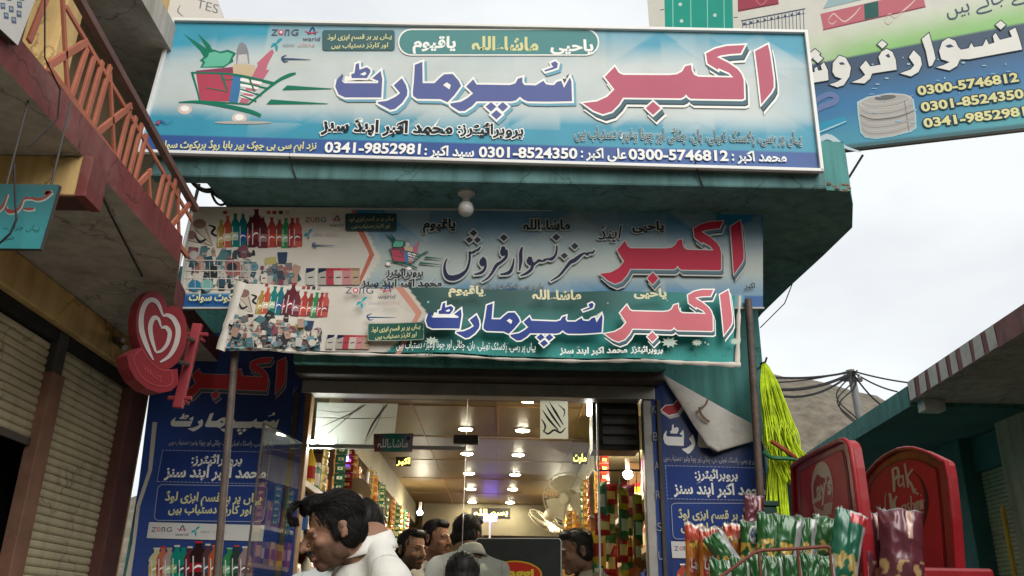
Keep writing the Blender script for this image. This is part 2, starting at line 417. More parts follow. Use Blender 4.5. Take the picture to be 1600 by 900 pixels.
# ================================================================ the shop
teal = mat('teal_wall_paint', (.075, .26, .25), .7, .16, 2.5, bump=.12, dirt=(.05, .13, .125), dirt_amt=.55, streak=.45)
tealsof = mat('teal_soffit_paint', (.105, .225, .23), .75, .25, 2.6, bump=.3, dirt=(.05, .11, .115), dirt_amt=.8, streak=.4)
plast = mat('broken_plaster', (.17, .135, .10), .95, .4, 9, bump=.5)
alu = mat('dull_aluminium', (.30, .29, .27), .45, .15, 9, metal=.6, dirt=(.14, .12, .10), dirt_amt=.5)
darkst = mat('dark_painted_steel', (.055, .05, .046), .5, .25, 8, dirt=(.10, .06, .035), dirt_amt=.5)
wood = mat('brown_timber', (.23, .125, .055), .55, .3, 7, dirt=(.11, .06, .03), dirt_amt=.5)
ceilm = mat('brown_ceiling_panel', (.155, .105, .045), .5, .2, 1.6, dirt=(.085, .062, .028), dirt_amt=.6)
cream = mat('cream_inner_wall', (.13, .085, .04), .7, .2, 3, dirt=(.08, .05, .022), dirt_amt=.5)
floorm = mat('shop_floor_tile', (.32, .28, .22), .35, .15, 2)
shop = thing('shop_building', 'teal flat-roofed shop with wide canopy and lit open interior, in the middle', 'shop', (-.25, 4.5, 0))
b = MB()
b.box(.78, 1.36, 4.5, 4.78, 0, 3.268, teal); b.box(1.25, 1.36, 4.78, 10.6, 0, 3.268, teal)
b.box(-1.885, -1.1, 4.5, 4.78, 0, 3.268, teal); b.box(-1.885, -1.6, 4.78, 10.6, 0, 3.268, teal)
b.box(-1.6, 1.25, 10.45, 10.6, 0, 3.268, teal); b.box(-1.1, .78, 4.5, 4.6, 2.665, 3.268, teal)
b.build('wall', shop, bevel=.006)
# canopy slab with its chamfered right corner, uneven lower edge
pts = [(-1.40, 3.505), (1.40, 3.47), (1.515, 3.475), (1.575, 3.60), (1.665, 3.85), (1.64, 4.2), (1.60, 4.62), (1.565, 5.1), (1.56, 10.62), (-1.885, 10.62), (-1.885, 4.62), (-1.36, 4.5), (-1.35, 4.1)]
b = MB(); b.prism([V((x, y, 3.27)) for x, y in pts], (0, 0, .255), tealsof, teal); b.build('canopy', shop, bevel=.012)
b = MB(); b.box(-1.625, 1.40, 3.432, 3.500, 3.255, 3.53, tealsof); b.build('canopy_beam', shop, bevel=.01)
b = MB(); rr = random.Random(3)
for (x, y, n) in [(1.435, 3.478, 8), (1.485, 3.482, 9), (1.515, 3.515, 7)]:       # broken plaster at the corner
    for k in range(n):
        b.ell((x + rr.uniform(-.035, .03), y + rr.uniform(-.006, .006), 3.284 + rr.uniform(-.010, .022)), (rr.uniform(.010, .024), rr.uniform(.004, .009), rr.uniform(.005, .012)), plast, 7, 5)
b.build('broken_edge', shop)
# shutter housing and aluminium door frame
b = MB(); b.box(-1.12, .80, 4.36, 4.499, 2.618, 2.70, darkst); b.box(-1.12, .80, 4.30, 4.36, 2.66, 2.72, teal); b.build('shutter_box', shop, bevel=.008)
b = MB(); b.box(-1.10, .765, 4.47, 4.56, 2.545, 2.616, alu); b.box(-1.10, -1.045, 4.48, 4.56, .12, 2.544, wood); b.box(.70, .762, 4.48, 4.56, .12, 2.544, alu)
b.box(-1.13, -1.102, 4.462, 4.49, .12, 2.544, darkst); b.box(.768, .79, 4.462, 4.49, .12, 2.544, darkst)
b.build('door_frame', shop, bevel=.004)
gm = bpy.data.materials.new('shop_glass'); gm.use_nodes = True; t = gm.node_tree
for n in list(t.nodes): t.nodes.remove(n)
tr = t.nodes.new('ShaderNodeBsdfTransparent'); tr.inputs[0].default_value = (.90, .93, .90, 1)
gl = t.nodes.new('ShaderNodeBsdfGlossy'); gl.inputs['Roughness'].default_value = .015
fr = t.nodes.new('ShaderNodeFresnel'); fr.inputs['IOR'].default_value = 1.62
ad = t.nodes.new('ShaderNodeMath'); ad.operation = 'MULTIPLY'; ad.inputs[1].default_value = 1.3; ad.use_clamp = True
ms = t.nodes.new('ShaderNodeMixShader'); om = t.nodes.new('ShaderNodeOutputMaterial')
t.links.new(fr.outputs[0], ad.inputs[0]); t.links.new(ad.outputs[0], ms.inputs[0]); t.links.new(tr.outputs[0], ms.inputs[1]); t.links.new(gl.outputs[0], ms.inputs[2]); t.links.new(ms.outputs[0], om.inputs[0])
gm2 = gm.copy(); gm2.name = 'door_leaf_glass'; [q for q in gm2.node_tree.nodes if q.type == 'MATH'][0].inputs[1].default_value = .22
steel = mat('bright_steel', (.6, .6, .58), .3, .1, 8, metal=.9)
def gpane(x0, x1, z0, z1, y):
    b = MB(); b.face([(x0, y, z0), (x1, y, z0), (x1, y, z1), (x0, y, z1)], gm); o = b.build('window_pane', shop); return o
gpane(-1.04, -.228, 2.285, 2.54, 4.512); gpane(-.222, .458, .14, 2.54, 4.520)
b = MB(); b.box(-1.04, -.225, 4.50, 4.526, 2.266, 2.284, alu); b.box(-.226, -.223, 4.509, 4.531, .14, 2.54, steel); b.box(.459, .468, 4.509, 4.531, .14, 2.54, alu)
b.box(-.29, -.16, 4.503, 4.536, 2.30, 2.345, darkst); b.build('pane_fitting', shop, bevel=.002)
# the glass door leaf, swung open against the banner on the left
b = MB(); hx, hy = -1.06, 4.46; ex, ey = -1.135, 3.98
b.face([(hx, hy, .14), (ex, ey, .14), (ex, ey, 2.27), (hx, hy, 2.27)], gm2); leaf = b.build('door_leaf', shop)
b = MB(); d = V((ex - hx, ey - hy, 0)).normalized()
b.tube([(ex, ey, .14), (ex, ey, 2.27)], .006, darkst, 6)
b.tube([V((hx, hy, 2.272)), V((hx, hy, 2.272)) + d * .49], .003, darkst, 6); b.build('edge_strip', leaf)
# interior shell
b = MB(); b.box(-1.6, 1.25, 4.62, 10.45, 2.72, 2.75, ceilm); b.build('ceiling', shop)
b = MB()
for x in (-.62, -.08, .46): b.box(x - .006, x + .006, 4.7, 10.4, 2.713, 2.72, wood)
for k in range(6): b.box(-1.0, .62, 5.4 + k * .95, 5.412 + k * .95, 2.715, 2.72, wood)
b.build('ceiling_joint', shop)
b = MB(); b.box(-1.6, 1.25, 4.56, 10.45, .05, .12, floorm); b.build('floor', shop)
b = MB(); b.box(-1.6, -1.57, 4.79, 10.45, .12, 2.72, cream); b.box(1.22, 1.25, 4.79, 10.45, .12, 2.72, cream); b.box(-1.57, 1.22, 10.42, 10.45, .12, 2.72, cream)
b.build('inner_wall', shop)
whitep = mat('white_laminate', (.62, .60, .56), .4, .08, 4)
b = MB(); b.box(-1.57, -1.04, 4.9, 10.4, 2.50, 2.719, mat('olive_bulkhead', (.20, .18, .11), .6, .2, 3)); b.build('bulkhead', shop)
b = MB(); b.box(.62, 1.22, 5.6, 10.4, 2.50, 2.719, _mats['olive_bulkhead']); b.build('bulkhead', shop)
b = MB(); b.box(-.95, .58, 10.0, 10.42, 2.38, 2.719, mat('beige_beam', (.12, .10, .06), .6, .15, 3)); b.build('rear_beam', shop)
b = MB(); b.box(-1.595, 1.245, 4.605, 4.64, 2.56, 2.718, darkst); b.build('inner_lintel', shop)

# ================================================================ left building
tan = mat('yellow_ochre_wall', (.56, .38, .16), .8, .2, 2.5, bump=.15, dirt=(.28, .18, .08), dirt_amt=.4, streak=.3)
maroon = mat('maroon_paint', (.17, .042, .04), .6, .3, 3, bump=.15, dirt=(.32, .20, .17), dirt_amt=.5, streak=.3)
maroond = mat('dark_maroon_post', (.085, .034, .028), .6, .3, 4, dirt=(.12, .07, .05), dirt_amt=.5)
salmon = mat('salmon_railing_paint', (.37, .12, .07), .6, .25, 6, dirt=(.20, .07, .045), dirt_amt=.5)
grsof = mat('grey_cement_soffit', (.40, .37, .33), .9, .2, 1.6, bump=.3, dirt=(.22, .19, .155), dirt_amt=.75, streak=.3)
khaki = mat('khaki_shutter', (.44, .38, .25), .55, .12, 3, dirt=(.30, .24, .15), dirt_amt=.4, streak=.2)
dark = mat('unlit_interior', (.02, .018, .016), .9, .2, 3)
lb = thing('corner_building', 'ochre and maroon two-storey building with roller shutters, on the left', 'building', (-1.9, 1, 0))
b = MB()
b.box(-2.15, -1.9, 4.43, 4.485, 0, 2.74, tan)
b.box(-2.2, -1.88, -6, 4.485, 2.555, 2.706, tan)
b.box(-2.2, -1.92, -6, 4.485, 2.82, 3.9, mat('brown_upper_wall', (.15, .10, .055), .85, .3, 3, dirt=(.08, .055, .035), dirt_amt=.6))
b.box(-8, -2.2, 4.3, 4.48, 0, 8, tan); b.box(-8, -7.8, -6, 4.3, 0, 8, tan)
b.box(-2.2, -1.92, -6, 4.485, 4.05, 8, tan); b.build('wall', lb, bevel=.008)
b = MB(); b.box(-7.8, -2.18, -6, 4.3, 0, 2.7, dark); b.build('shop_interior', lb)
sl = [(-7.8, -6), (-1.3, -6), (-1.3, 3.12), (-1.47, 3.55), (-1.54, 4.0), (-1.56, 4.47), (-7.8, 4.47)]
b = MB(); b.prism([V((x, y, 2.707)) for x, y in sl], (0, 0, .112), grsof, maroon); b.build('balcony_slab', lb, bevel=.008)
b = MB(); b.prism([V((x, y, 3.9)) for x, y in [(-7.8, -6), (-1.62, -6), (-1.62, 4.47), (-7.8, 4.47)]], (0, 0, .14), grsof, grsof); b.build('upper_slab', lb, bevel=.008)
# bracket beam carrying the slab
pb = onX(118, 305, -1.295); b = MB()
b.box(-1.879, -1.295, pb.y, pb.y + .10, pb.z, 2.706, tan); b.build('bracket_beam', lb, bevel=.005)
b = MB(); b.box(-1.297, -1.265, pb.y - .004, pb.y + .104, pb.z - .004, 2.706, maroon); b.box(-1.88, -1.297, pb.y + .003, pb.y + .097, pb.z - .004, pb.z - .0005, maroond); b.build('beam_end', lb, bevel=.004)
# roller shutters: convex slats
def shutter(parent, X, y0, y1, z0, z1, sgn=1, pitch=.034, m=khaki):
    b = MB(); z = z0; pr = []
    while z < z1 - .004:
        zt = min(z + pitch, z1)
        pr += [(0.0, z), (.003, z + .003), (.006, z + pitch * .3), (.006, z + pitch * .7), (.002, min(zt, z + pitch) - .005), (-.004, zt - .0015)]
        z += pitch
    vs = []; fs = []
    for yy in (y0, y1): vs += [(X + sgn * a, yy, h) for a, h in pr]
    n = len(pr)
    for i in range(n - 1): fs.append((i, i + 1, n + i + 1, n + i) if sgn > 0 else (i, n + i, n + i + 1, i + 1))
    b.raw(vs, fs, m); b.box(min(X, X + sgn * .012), max(X, X + sgn * .012), y0, y1, z0 - .03, z0 - .001, darkst)
    return b.build('roller_shutter', parent)
yp0 = onX(112, 545, -1.9).y; yp1 = onX(92, 545, -1.9).y
shutter(lb, -1.945, yp0, 4.27, .15, 2.50)
hz = onX(30, 672, -1.9).z
shutter(lb, -1.945, 2.2, yp1, hz, 2.50)
shutter(lb, -1.945, -2, 2.05, .15, 2.50)
b = MB(); b.box(-1.96, -1.885, 4.25, 4.43, .1, 2.556, maroond); b.build('shutter_jamb', lb, bevel=.004)
b = MB(); b.box(-1.955, -1.90, yp1, yp0, .1, 2.37, mat('reddish_shutter_post', (.17, .085, .055), .6, .3, 6, dirt=(.26, .17, .11), dirt_amt=.5)); b.box(-1.955, -1.912, yp1 + .01, yp0 - .01, 2.37, 2.55, darkst); b.build('shutter_post', lb, bevel=.004); b = MB(); b.box(-1.96, -1.9, 2.05, 2.2, .1, 2.55, maroond); b.build('shutter_post', lb, bevel=.004)
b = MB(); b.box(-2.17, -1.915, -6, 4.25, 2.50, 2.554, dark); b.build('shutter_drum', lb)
# balcony railing (traced bars stand on the slab edge plane)
RX = -1.315
rail = thing('balcony_railing', 'salmon red metal railing with slanted bars along the balcony edge', 'railing', (RX, 2.6, 2.82))
rail['label'] = 'salmon red metal railing with slanted bars on the balcony at left'
def bar(p, q, wd, m=salmon, th=.005, name='bar'):
    a, c = onX(p[0] / 2, p[1] / 2, RX), onX(q[0] / 2, q[1] / 2, RX); d = c - a; ln = d.length; d.normalize()
    s = V((1, 0, 0)).cross(d)
    b = MB(); b.obox((a + c) / 2, V((th, 0, 0)), s * wd * .68, d * (ln / 2), m); return b.build(name, rail, bevel=.0015)
bar((215, -60), (612, 655), .020, mat('rusted_top_rail', (.12, .06, .05), .6, .3, 8), .012, 'top_rail')
bar((205, 20), (600, 690), .012, salmon, .004, 'top_rail'); bar((150, 212), (585, 800), .016, salmon, .006, 'bottom_rail')
for p, q in [((212, 300), (193, -40)), ((357, 490), (343, 225)), ((470, 640), (463, 530)), ((560, 760), (555, 590))]: bar(p, q, .010, name='post')
for p, q in [((150, 205), (272, 130)), ((303, 415), (410, 330)), ((430, 578), (472, 535)), ((530, 712), (604, 622))]: bar(p, q, .017, name='brace')
for p, q in [((220, 312), (272, 150)), ((245, 345), (296, 172)), ((268, 375), (320, 192)), ((290, 402), (345, 205)), ((366, 505), (405, 342)), ((384, 528), (425, 365)),
             ((402, 552), (444, 388)), ((418, 574), (458, 420)), ((486, 655), (512, 545)), ((502, 675), (530, 550)), ((520, 700), (549, 560)), ((60, 90), (120, -60)), ((90, 130), (150, -20))]: bar(p, q, .014)
# pillar on the balcony
B1('balcony_pillar', [(-1.62, -1.50, 2.36, 2.46, 2.82, 3.86)], tan, lb, bevel=.005)

# ================================================================ right buildings
gtan = mat('grey_tan_plaster', (.40, .34, .255), .85, .2, 2, bump=.2, dirt=(.16, .13, .10), dirt_amt=.6, streak=.4)
tealr = mat('teal_side_paint', (.065, .21, .20), .75, .2, 2, bump=.12, dirt=(.04, .11, .11), dirt_amt=.6, streak=.4)
tealdk = mat('deep_teal_wall', (.04, .13, .125), .8, .25, 2, dirt=(.015, .05, .05), dirt_amt=.6)
whstripe = mat('whitewash_stripe', (.50, .47, .45), .8, .15, 12, dirt=(.30, .20, .19), dirt_amt=.6)
def fx(y): return 2.83 + (y - 4.5) * .035
rb = thing('striped_shop_building', 'grey plastered shop with maroon and white striped roof edge, on the right', 'shop', (3.8, 5, 0))
b = MB(); b.box(3.75, 4.0, 6.18, 6.62, 0, 2.985, gtan); b.box(3.75, 4.0, -6, 4.6, 0, 2.985, gtan); b.box(3.9, 4.0, 4.6, 6.18, 2.55, 2.985, gtan); b.box(4.0, 9, 6.4, 6.62, 0, 2.985, gtan); b.build('wall', rb, bevel=.008)
b = MB(); b.prism([V((x, y, 2.985)) for x, y in [(fx(-6), -6), (fx(6.12), 6.12), (9, 6.12), (9, -6)]], (0, 0, .145), grsof, maroon); b.build('roof_slab', rb, bevel=.006)
b = MB(); y = 6.10; k = 0; rr = random.Random(5)
while y > 4.86:
    wd = rr.uniform(.085, .125); y2 = y - wd
    b = MB(); b.raw([(fx(y) - .003, y, 2.99), (fx(y2) - .003, y2 + rr.uniform(-.01, .01), 2.99), (fx(y2) - .003, y2, 3.126), (fx(y) - .003, y + rr.uniform(-.01, .01), 3.126)], [(0, 1, 2, 3)], whstripe); b.build('edge_stripe', rb); y = y2 - rr.uniform(.04, .075)
shutter(rb, 3.93, 4.6, 6.18, .1, 2.55, -1)
b = MB(); b.box(fx(6) + .05, fx(6) + .2, 6.0, 6.11, 2.90, 2.984, whstripe); b.build('beam_stub', rb, bevel=.004)
tb = thing('teal_shop_building', 'low teal painted shop beyond the striped roof, behind the snack stands', 'shop', (3.8, 9, 0))
b = MB(); b.prism([V((x, y, 2.955)) for x, y in [(fx(6.13), 6.13), (fx(14), 14), (9, 14), (9, 6.13)]], (0, 0, .15), tealdk, tealr); b.build('roof_slab', tb, bevel=.006)
b = MB(); b.box(3.75, 4.0, 7.2, 7.55, 0, 2.954, tealdk); b.box(3.85, 4.0, 6.63, 7.2, 2.68, 2.954, tealdk); b.box(3.75, 4.0, 7.55, 14, 0, 2.954, tealdk); b.box(4.0, 9, 13.8, 14, 0, 2.954, tealdk); b.build('wall', tb, bevel=.008)
shutter(tb, 3.9, 6.63, 7.2, .1, 2.68, -1)
ypp = mat('yellow_pipe_paint', (.50, .30, .04), .5, .2, 8)
b = MB(); p0 = onX(1590, 880, 3.70); p1 = onX(1566, 792, 3.70); b.tube([(3.70, p1.y, .1), (3.70, p1.y, p1.z)], .018, ypp, 8); tag(b.build('standing_pipe', loc=(3.7, p1.y, .1)), 'yellow vertical pipe beside the shutter at the right edge', 'pipe')
# added unseen house behind the camera, keeps sky reflections out of the panes
hb = thing('blocker_house', 'dark house added behind the camera to block sky reflections in the glass', 'house', (4, -9, 0))
b = MB(); b.box(-10, 14, -12, -9, 0, 4.4, mat('blocker_dark_brick', (.085, .06, .045), .9, .3, 3)); b.build('wall', hb)
# ================================================================ traced lettering (photo pixels of the big sign)
def tr(pts, sc, ox, oy): return [(x / sc + ox, y / sc + oy) for x, y in pts]
AK = [tr(p, 4.4444, 890, 50) for p in [
    [(1285, 140), (1374, 93), (1388, 150), (1400, 235), (1413, 330), (1414, 390), (1396, 425), (1328, 507), (1320, 430), (1308, 320)],
    [(1215, 97), (1185, 155), (1110, 160), (1045, 170), (1020, 180), (1100, 220), (1165, 265), (1192, 300), (1206, 340), (1210, 468), (1195, 475), (840, 470), (820, 457), (808, 440),
     (790, 458), (770, 467), (370, 462), (340, 510), (292, 558), (230, 577), (165, 552), (90, 500), (190, 488), (260, 456), (310, 405), (243, 318), (312, 247), (340, 290), (370, 304),
     (690, 306), (745, 300), (780, 280), (800, 245), (842, 235), (846, 272), (862, 303), (892, 317), (1135, 322), (1105, 290), (1030, 258), (1028, 270), (955, 225), (945, 155), (1010, 122), (1090, 103)],
    [(578, 490), (630, 535), (578, 583), (527, 535)]]]
def dia(x, y, r): return [(x, y - r * .85), (x + r, y), (x, y + r * .9), (x - r, y)]
SM = [tr(p, 3.8095, 500, 80) for p in [
    [(1487, 160), (1496, 185), (1500, 302), (1350, 305), (1236, 303), (1210, 292), (1190, 275), (1166, 297), (1140, 303), (932, 303), (905, 332), (862, 360), (830, 361), (780, 330), (775, 316),
     (840, 305), (880, 282), (912, 255), (870, 215), (912, 172), (932, 203), (1130, 206), (1163, 196), (1178, 168), (1205, 160), (1204, 188), (1216, 206), (1285, 208), (1310, 192), (1330, 180),
     (1343, 200), (1370, 206), (1393, 206), (1410, 187), (1435, 180), (1446, 205), (1452, 222)],
    dia(1018, 335, 32), dia(1088, 335, 32), dia(1050, 382, 32),
    [(1375, 75), (1400, 64), (1416, 78), (1411, 104), (1380, 115), (1340, 126), (1334, 118), (1374, 104), (1390, 97), (1380, 90)],
    [(565, 86), (610, 68), (612, 195), (682, 195), (712, 165), (740, 142), (790, 140), (826, 180), (840, 211), (800, 266), (760, 308), (718, 290), (580, 288), (556, 272), (553, 250), (560, 180)],
    [(488, 165), (512, 205), (521, 240), (519, 268), (490, 312), (448, 348), (420, 354), (345, 315), (346, 307), (400, 300), (450, 276), (478, 254), (440, 208)],
    [(362, 122), (372, 170), (366, 280), (150, 280), (112, 262), (92, 216), (101, 175), (135, 138), (141, 152), (131, 180), (146, 195), (345, 195), (350, 182), (312, 166)],
    [(214, 82), (233, 75), (236, 115), (280, 100), (302, 116), (300, 132), (280, 165), (190, 165), (187, 142), (207, 135)]]]
SMH = [tr([(733, 206), (755, 190), (779, 206), (771, 232)], 3.8095, 500, 80), tr([(240, 142), (270, 127), (278, 140), (262, 150)], 3.8095, 500, 80)]

def scaled(ps, f): return [[f(q) for q in p] for p in ps]
YEL = ink((.62, .60, .30)); WHT = ink((.80, .81, .78)); NAVY = ink((.035, .05, .22)); BLK = ink((.018, .02, .025)); RED = ink((.42, .07, .12))
SLATE = ink((.075, .14, .175)); SLATE2 = ink((.035, .065, .085)); GRN = ink((.01, .16, .10)); DKGRN = ink((.03, .115, .105)); PINK = ink((.55, .17, .20))

def akbar(S, mb, f, red, px, white=WHT, shadow=(8, 11), sh=True):
    ps = scaled(AK, f)
    if sh:
        for q in range(5, 0, -1):
            S.polys(mb, ps, white if q == 5 else (SLATE2 if q > 3 else SLATE), px * (1.0 if q == 5 else .55), (shadow[0] * q / 5, shadow[1] * q / 5))
    S.polys(mb, ps, white, px); S.polys(mb, ps, red)
def supermart(S, mb, f, blue, px, white=WHT, glow=None):
    ps = scaled(SM, f)
    if glow: S.polys(mb, ps, glow, px * 1.1, (px * 1.2, px * 1.2))
    if px: S.polys(mb, ps, white, px)
    S.polys(mb, ps, blue)
    S.polys(mb, scaled(SMH, f), white if px else glow or NAVY)
def ident(p): return p

CYN = (.05, .29, .42); LITE = (.52, .58, .58)
def logos(S, mb, x, y, s, dim=False):
    """row of phone network marks, top-left at (x, y), s = scale"""
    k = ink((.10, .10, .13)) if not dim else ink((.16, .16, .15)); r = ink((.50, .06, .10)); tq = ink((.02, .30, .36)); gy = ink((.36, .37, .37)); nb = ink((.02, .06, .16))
    S.text(mb, 'Z', x, y + 12 * s, x + 9.5 * s, y + 12 * s, 9.5 * s, k, .012); S.polys(mb, [ngon(x + 15.5 * s, y + 7 * s, 4.2 * s)], r); S.polys(mb, [ngon(x + 15.5 * s, y + 7 * s, 2.4 * s)], ink((.6, .58, .55)))
    S.text(mb, 'n', x + 21 * s, y + 12 * s, x + 28 * s, y + 12 * s, 9.5 * s, k, .012); S.text(mb, 'G', x + 31 * s, y + 12 * s, x + 42 * s, y + 12 * s, 9.5 * s, k, .012)
    S.stroke(mb, [(x + 58 * s, y + 11 * s, 1.6 * s), (x + 65 * s, y - 1 * s, 2.6 * s), (x + 69 * s, y + 11 * s, 1.8 * s)], nb, n=3)
    S.stroke(mb, [(x + 53 * s, y + 5 * s, 1 * s), (x + 61 * s, y + 8.5 * s, 2 * s), (x + 74 * s, y + 6 * s, .8 * s)], r)
    S.text(mb, 'warid', x + 49 * s, y + 20.5 * s, x + 76 * s, y + 20.5 * s, 6.2 * s, k, .01)
def logos2(S, mb, x, y, s):
    tq = ink((.02, .30, .36)); gy = ink((.30, .33, .34)); pk = ink((.50, .36, .34)); nb = ink((.02, .06, .16))
    for a, b in [((-8, 2), (0, -3)), ((0, -3), (9, -11)), ((0, -2), (1, 8))]:
        S.stroke(mb, [(x + a[0] * s, y + a[1] * s, .8 * s), (x + (a[0] + b[0]) * .5 * s, y + ((a[1] + b[1]) * .5 - 1.5) * s, 4.2 * s), (x + b[0] * s, y + b[1] * s, 1.2 * s)], tq)
    S.text(mb, 'telenor', x + 10 * s, y + 1.5 * s, x + 29 * s, y + 1.5 * s, 6 * s, gy, .004); S.text(mb, 'ufone', x + 34 * s, y + 2 * s, x + 60 * s, y + 2 * s, 7 * s, pk, .004)
    S.stroke(mb, [(x + 16 * s, y + 15 * s, 1 * s), (x + 9 * s, y + 19 * s, 2.4 * s), (x + 13 * s, y + 25 * s, 2 * s), (x + 19 * s, y + 24 * s, .6 * s)], nb)
    S.stroke(mb, [(x + 10 * s, y + 21 * s, 2.2 * s), (x + 24 * s, y + 21 * s, 2.0 * s), (x + 54 * s, y + 22 * s, .6 * s)], nb)
def cart(S, mb, f, dark=False):
    """shopping trolley full of groceries; source pixels of the big sign"""
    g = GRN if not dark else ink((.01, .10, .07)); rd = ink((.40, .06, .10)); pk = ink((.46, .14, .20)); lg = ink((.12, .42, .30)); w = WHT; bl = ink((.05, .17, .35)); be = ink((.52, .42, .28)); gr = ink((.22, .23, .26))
    def P(pts, m, gw=0): S.polys(mb, [[f((x / 5 + 270, y / 5 + 40)) for x, y in pts]], m, gw)
    def K(pts, m):
        a, b = f((300, 100)), f((310, 100)); q = sqrt((a[0] - b[0]) ** 2 + (a[1] - b[1]) ** 2) / 10
        S.stroke(mb, [f((x / 5 + 270, y / 5 + 40)) + (wd / 5 * q,) for x, y, wd in pts], m)
    P(ngon(95, 655, 55, 38), ink((.62, .50, .44))); P(ngon(520, 722, 58, 40), ink((.62, .50, .44))); P(ngon(95, 650, 34, 22), w); P(ngon(520, 718, 36, 24), w)
    P([(495, 300), (500, 190), (520, 140), (545, 130), (575, 155), (592, 205), (600, 300)], gr); P([(503, 300), (515, 230), (580, 225), (590, 300)], ink((.50, .50, .50)))
    P([(470, 330), (480, 300), (640, 310), (660, 400), (470, 400)], be)
    P([(85, 65), (240, 165), (262, 180), (195, 62), (290, 150), (310, 190), (330, 240), (245, 250), (215, 200)], g)
    P([(215, 330), (235, 290), (212, 275), (250, 240), (270, 200), (320, 188), (370, 205), (430, 190), (470, 205), (497, 220), (470, 255), (475, 285), (430, 310), (400, 330)], g)
    P([(232, 325), (255, 290), (240, 270), (275, 245), (285, 215), (330, 205), (375, 220), (430, 208), (470, 225), (455, 255), (440, 290), (400, 318)], lg)
    P([(180, 355), (470, 325), (475, 400), (445, 595), (215, 590)], rd); P([(180, 355), (470, 325), (472, 372), (185, 375)], ink((.22, .05, .10)))
    P([(470, 390), (545, 400), (508, 605), (440, 598)], bl); P([(655, 330), (755, 350), (585, 612), (520, 605)], pk)
    K([(690, 320, 80), (770, 215, 36), (785, 200, 22)], pk); P(ngon(700, 320, 38, 34), pk)
    for y0, y1 in ((412, 440), (455, 478), (500, 520), (540, 560)): P([(530, y0), (700 - (y0 - 412) * .55, y1 + 2), (690 - (y0 - 412) * .55, y1 + 24), (528, y0 + 22)], w)
    K([(150, 365, 18), (190, 500, 14), (212, 590, 12)], g); K([(150, 370, 12), (480, 385, 16), (790, 455, 24)], g); K([(205, 590, 10), (590, 618, 12)], g)
    K([(590, 620, 14), (800, 450, 22), (900, 395, 28), (962, 375, 16)], g)
    for yy in (445, 500, 545): K([(530, yy, 10), (745 - (yy - 445) * .9, yy + 50, 14)], g)
    K([(380, 380, 16), (425, 500, 14)], g); K([(600, 415, 14), (640, 520, 12)], g); K([(380, 425, 6), (470, 425, 6)], g); K([(260, 488, 6), (440, 520, 8)], g)
    K([(50, 602, 8), (210, 600, 24), (420, 632, 30), (600, 672, 32), (690, 708, 26)], g)
    P([(895, 470), (1250, 495), (1235, 500), (855, 507)], g); P([(768, 580), (1220, 612), (1200, 616), (732, 618)], g)

# ================================================================ the big box sign on the canopy
YS = 3.40
s1 = thing('shop_sign', 'large pale blue shop sign with red and blue lettering on top of the canopy', 'sign', (-.14, 3.42, 3.7))
Q1 = [(272, 33), (1258, 52), (1283, 268), (216, 238)]
q3 = [onY(x, y, YS) for x, y in Q1]
white_fr = mat('white_frame', (.70, .71, .70), .4, .06, 5, dirt=(.45, .42, .38), dirt_amt=.3)
b = MB(); wd = .016
def edgebar(b, p, q, wd, n, m, th=.02):
    d = (q - p).normalized(); s = d.cross(n).normalized(); b.obox((p + q) / 2 + n * th * .3, d * ((q - p).length / 2 + wd * .5), s * wd / 2, n * th / 2, m)
for i in range(4): edgebar(b, q3[i], q3[(i + 1) % 4], wd, V((0, -1, 0)), white_fr, .022)
b.build('frame', s1, bevel=.002)
b = MB(); b.prism([p + V((0, .004, 0)) for p in q3], (0, .028, 0), mat('sign_back', (.2, .2, .2), .6, .1)); b.build('back_panel', s1)
S = Sheet(lambda x, y: onY(x, y, YS), (0, -1, 0))
def p1(u, v):
    if v > .865: return mixc((.03, .075, .26), (.05, .12, .33), .4 + .4 * sin(u * 9))
    a = sst(.30, .0, v) * (.35 + .65 * abs(2 * u - .86)) + sst(.58, .84, v) * (1.15 - .45 * sst(.55, .0, u) * sst(.0, .25, u))
    a += .5 * sst(.12, 0, u) * sst(.4, .1, v) + .25 * sst(.9, 1, u)
    f = facet(u, v, 13, 4, 1); g2 = facet(u + .03, v, 7, 3, 2)
    a = 1.3 * a * (.62 + .75 * f) + .16 * (g2 - .45) * sst(.0, .25, abs(v - .45) + .1)
    return mixc(LITE, CYN, a)
pm = paint_mat('sign_print', .35)
b = MB(); S.panel(b, Q1, 220, 70, p1, pm); b.build('face_panel', s1)
LET = MB(); ART = MB()
cart(S, ART, ident)
S.poly(ART, ngon(380, 192, 45, 2.5), ink((.40, .38, .36)))
logos(S, ART, 424, 44, 1.0); logos2(S, ART, 432, 72, 1.0)
# speech plate and heading pill
plate = ink((.055, .12, .13)); pill = ink((.085, .24, .24))
S.poly(ART, rrect(504, 48, 617, 80, 4), plate)
S.text(LET, ar('یہاں پر ہر قسم ایزی لوڈ'), 512, 62.5, 612, 61, 8.5, YEL, .02); S.text(LET, ar('اور کارڈز دستیاب ہیں'), 518, 75.5, 606, 74.5, 8.5, YEL, .02)
S.poly(ART, rrect(622, 46, 936, 88, 20), WHT); S.poly(ART, rrect(624, 48, 934, 86, 19), pill)
S.text(LET, ar('یاقیوم'), 646, 75, 711, 75.5, 17, WHT, .035); S.text(LET, ar('ماشاءاللہ'), 738, 78, 840, 80, 20, YEL, .035); S.text(LET, ar('یاحیی'), 861, 80, 926, 80.5, 17, WHT, .035)
supermart(S, LET, ident, ink((.10, .125, .30)), 3.0, WHT, ink((.16, .36, .46)))
akbar(S, LET, ident, ink((.43, .11, .165)), 2.6, WHT, (6, 11.5))
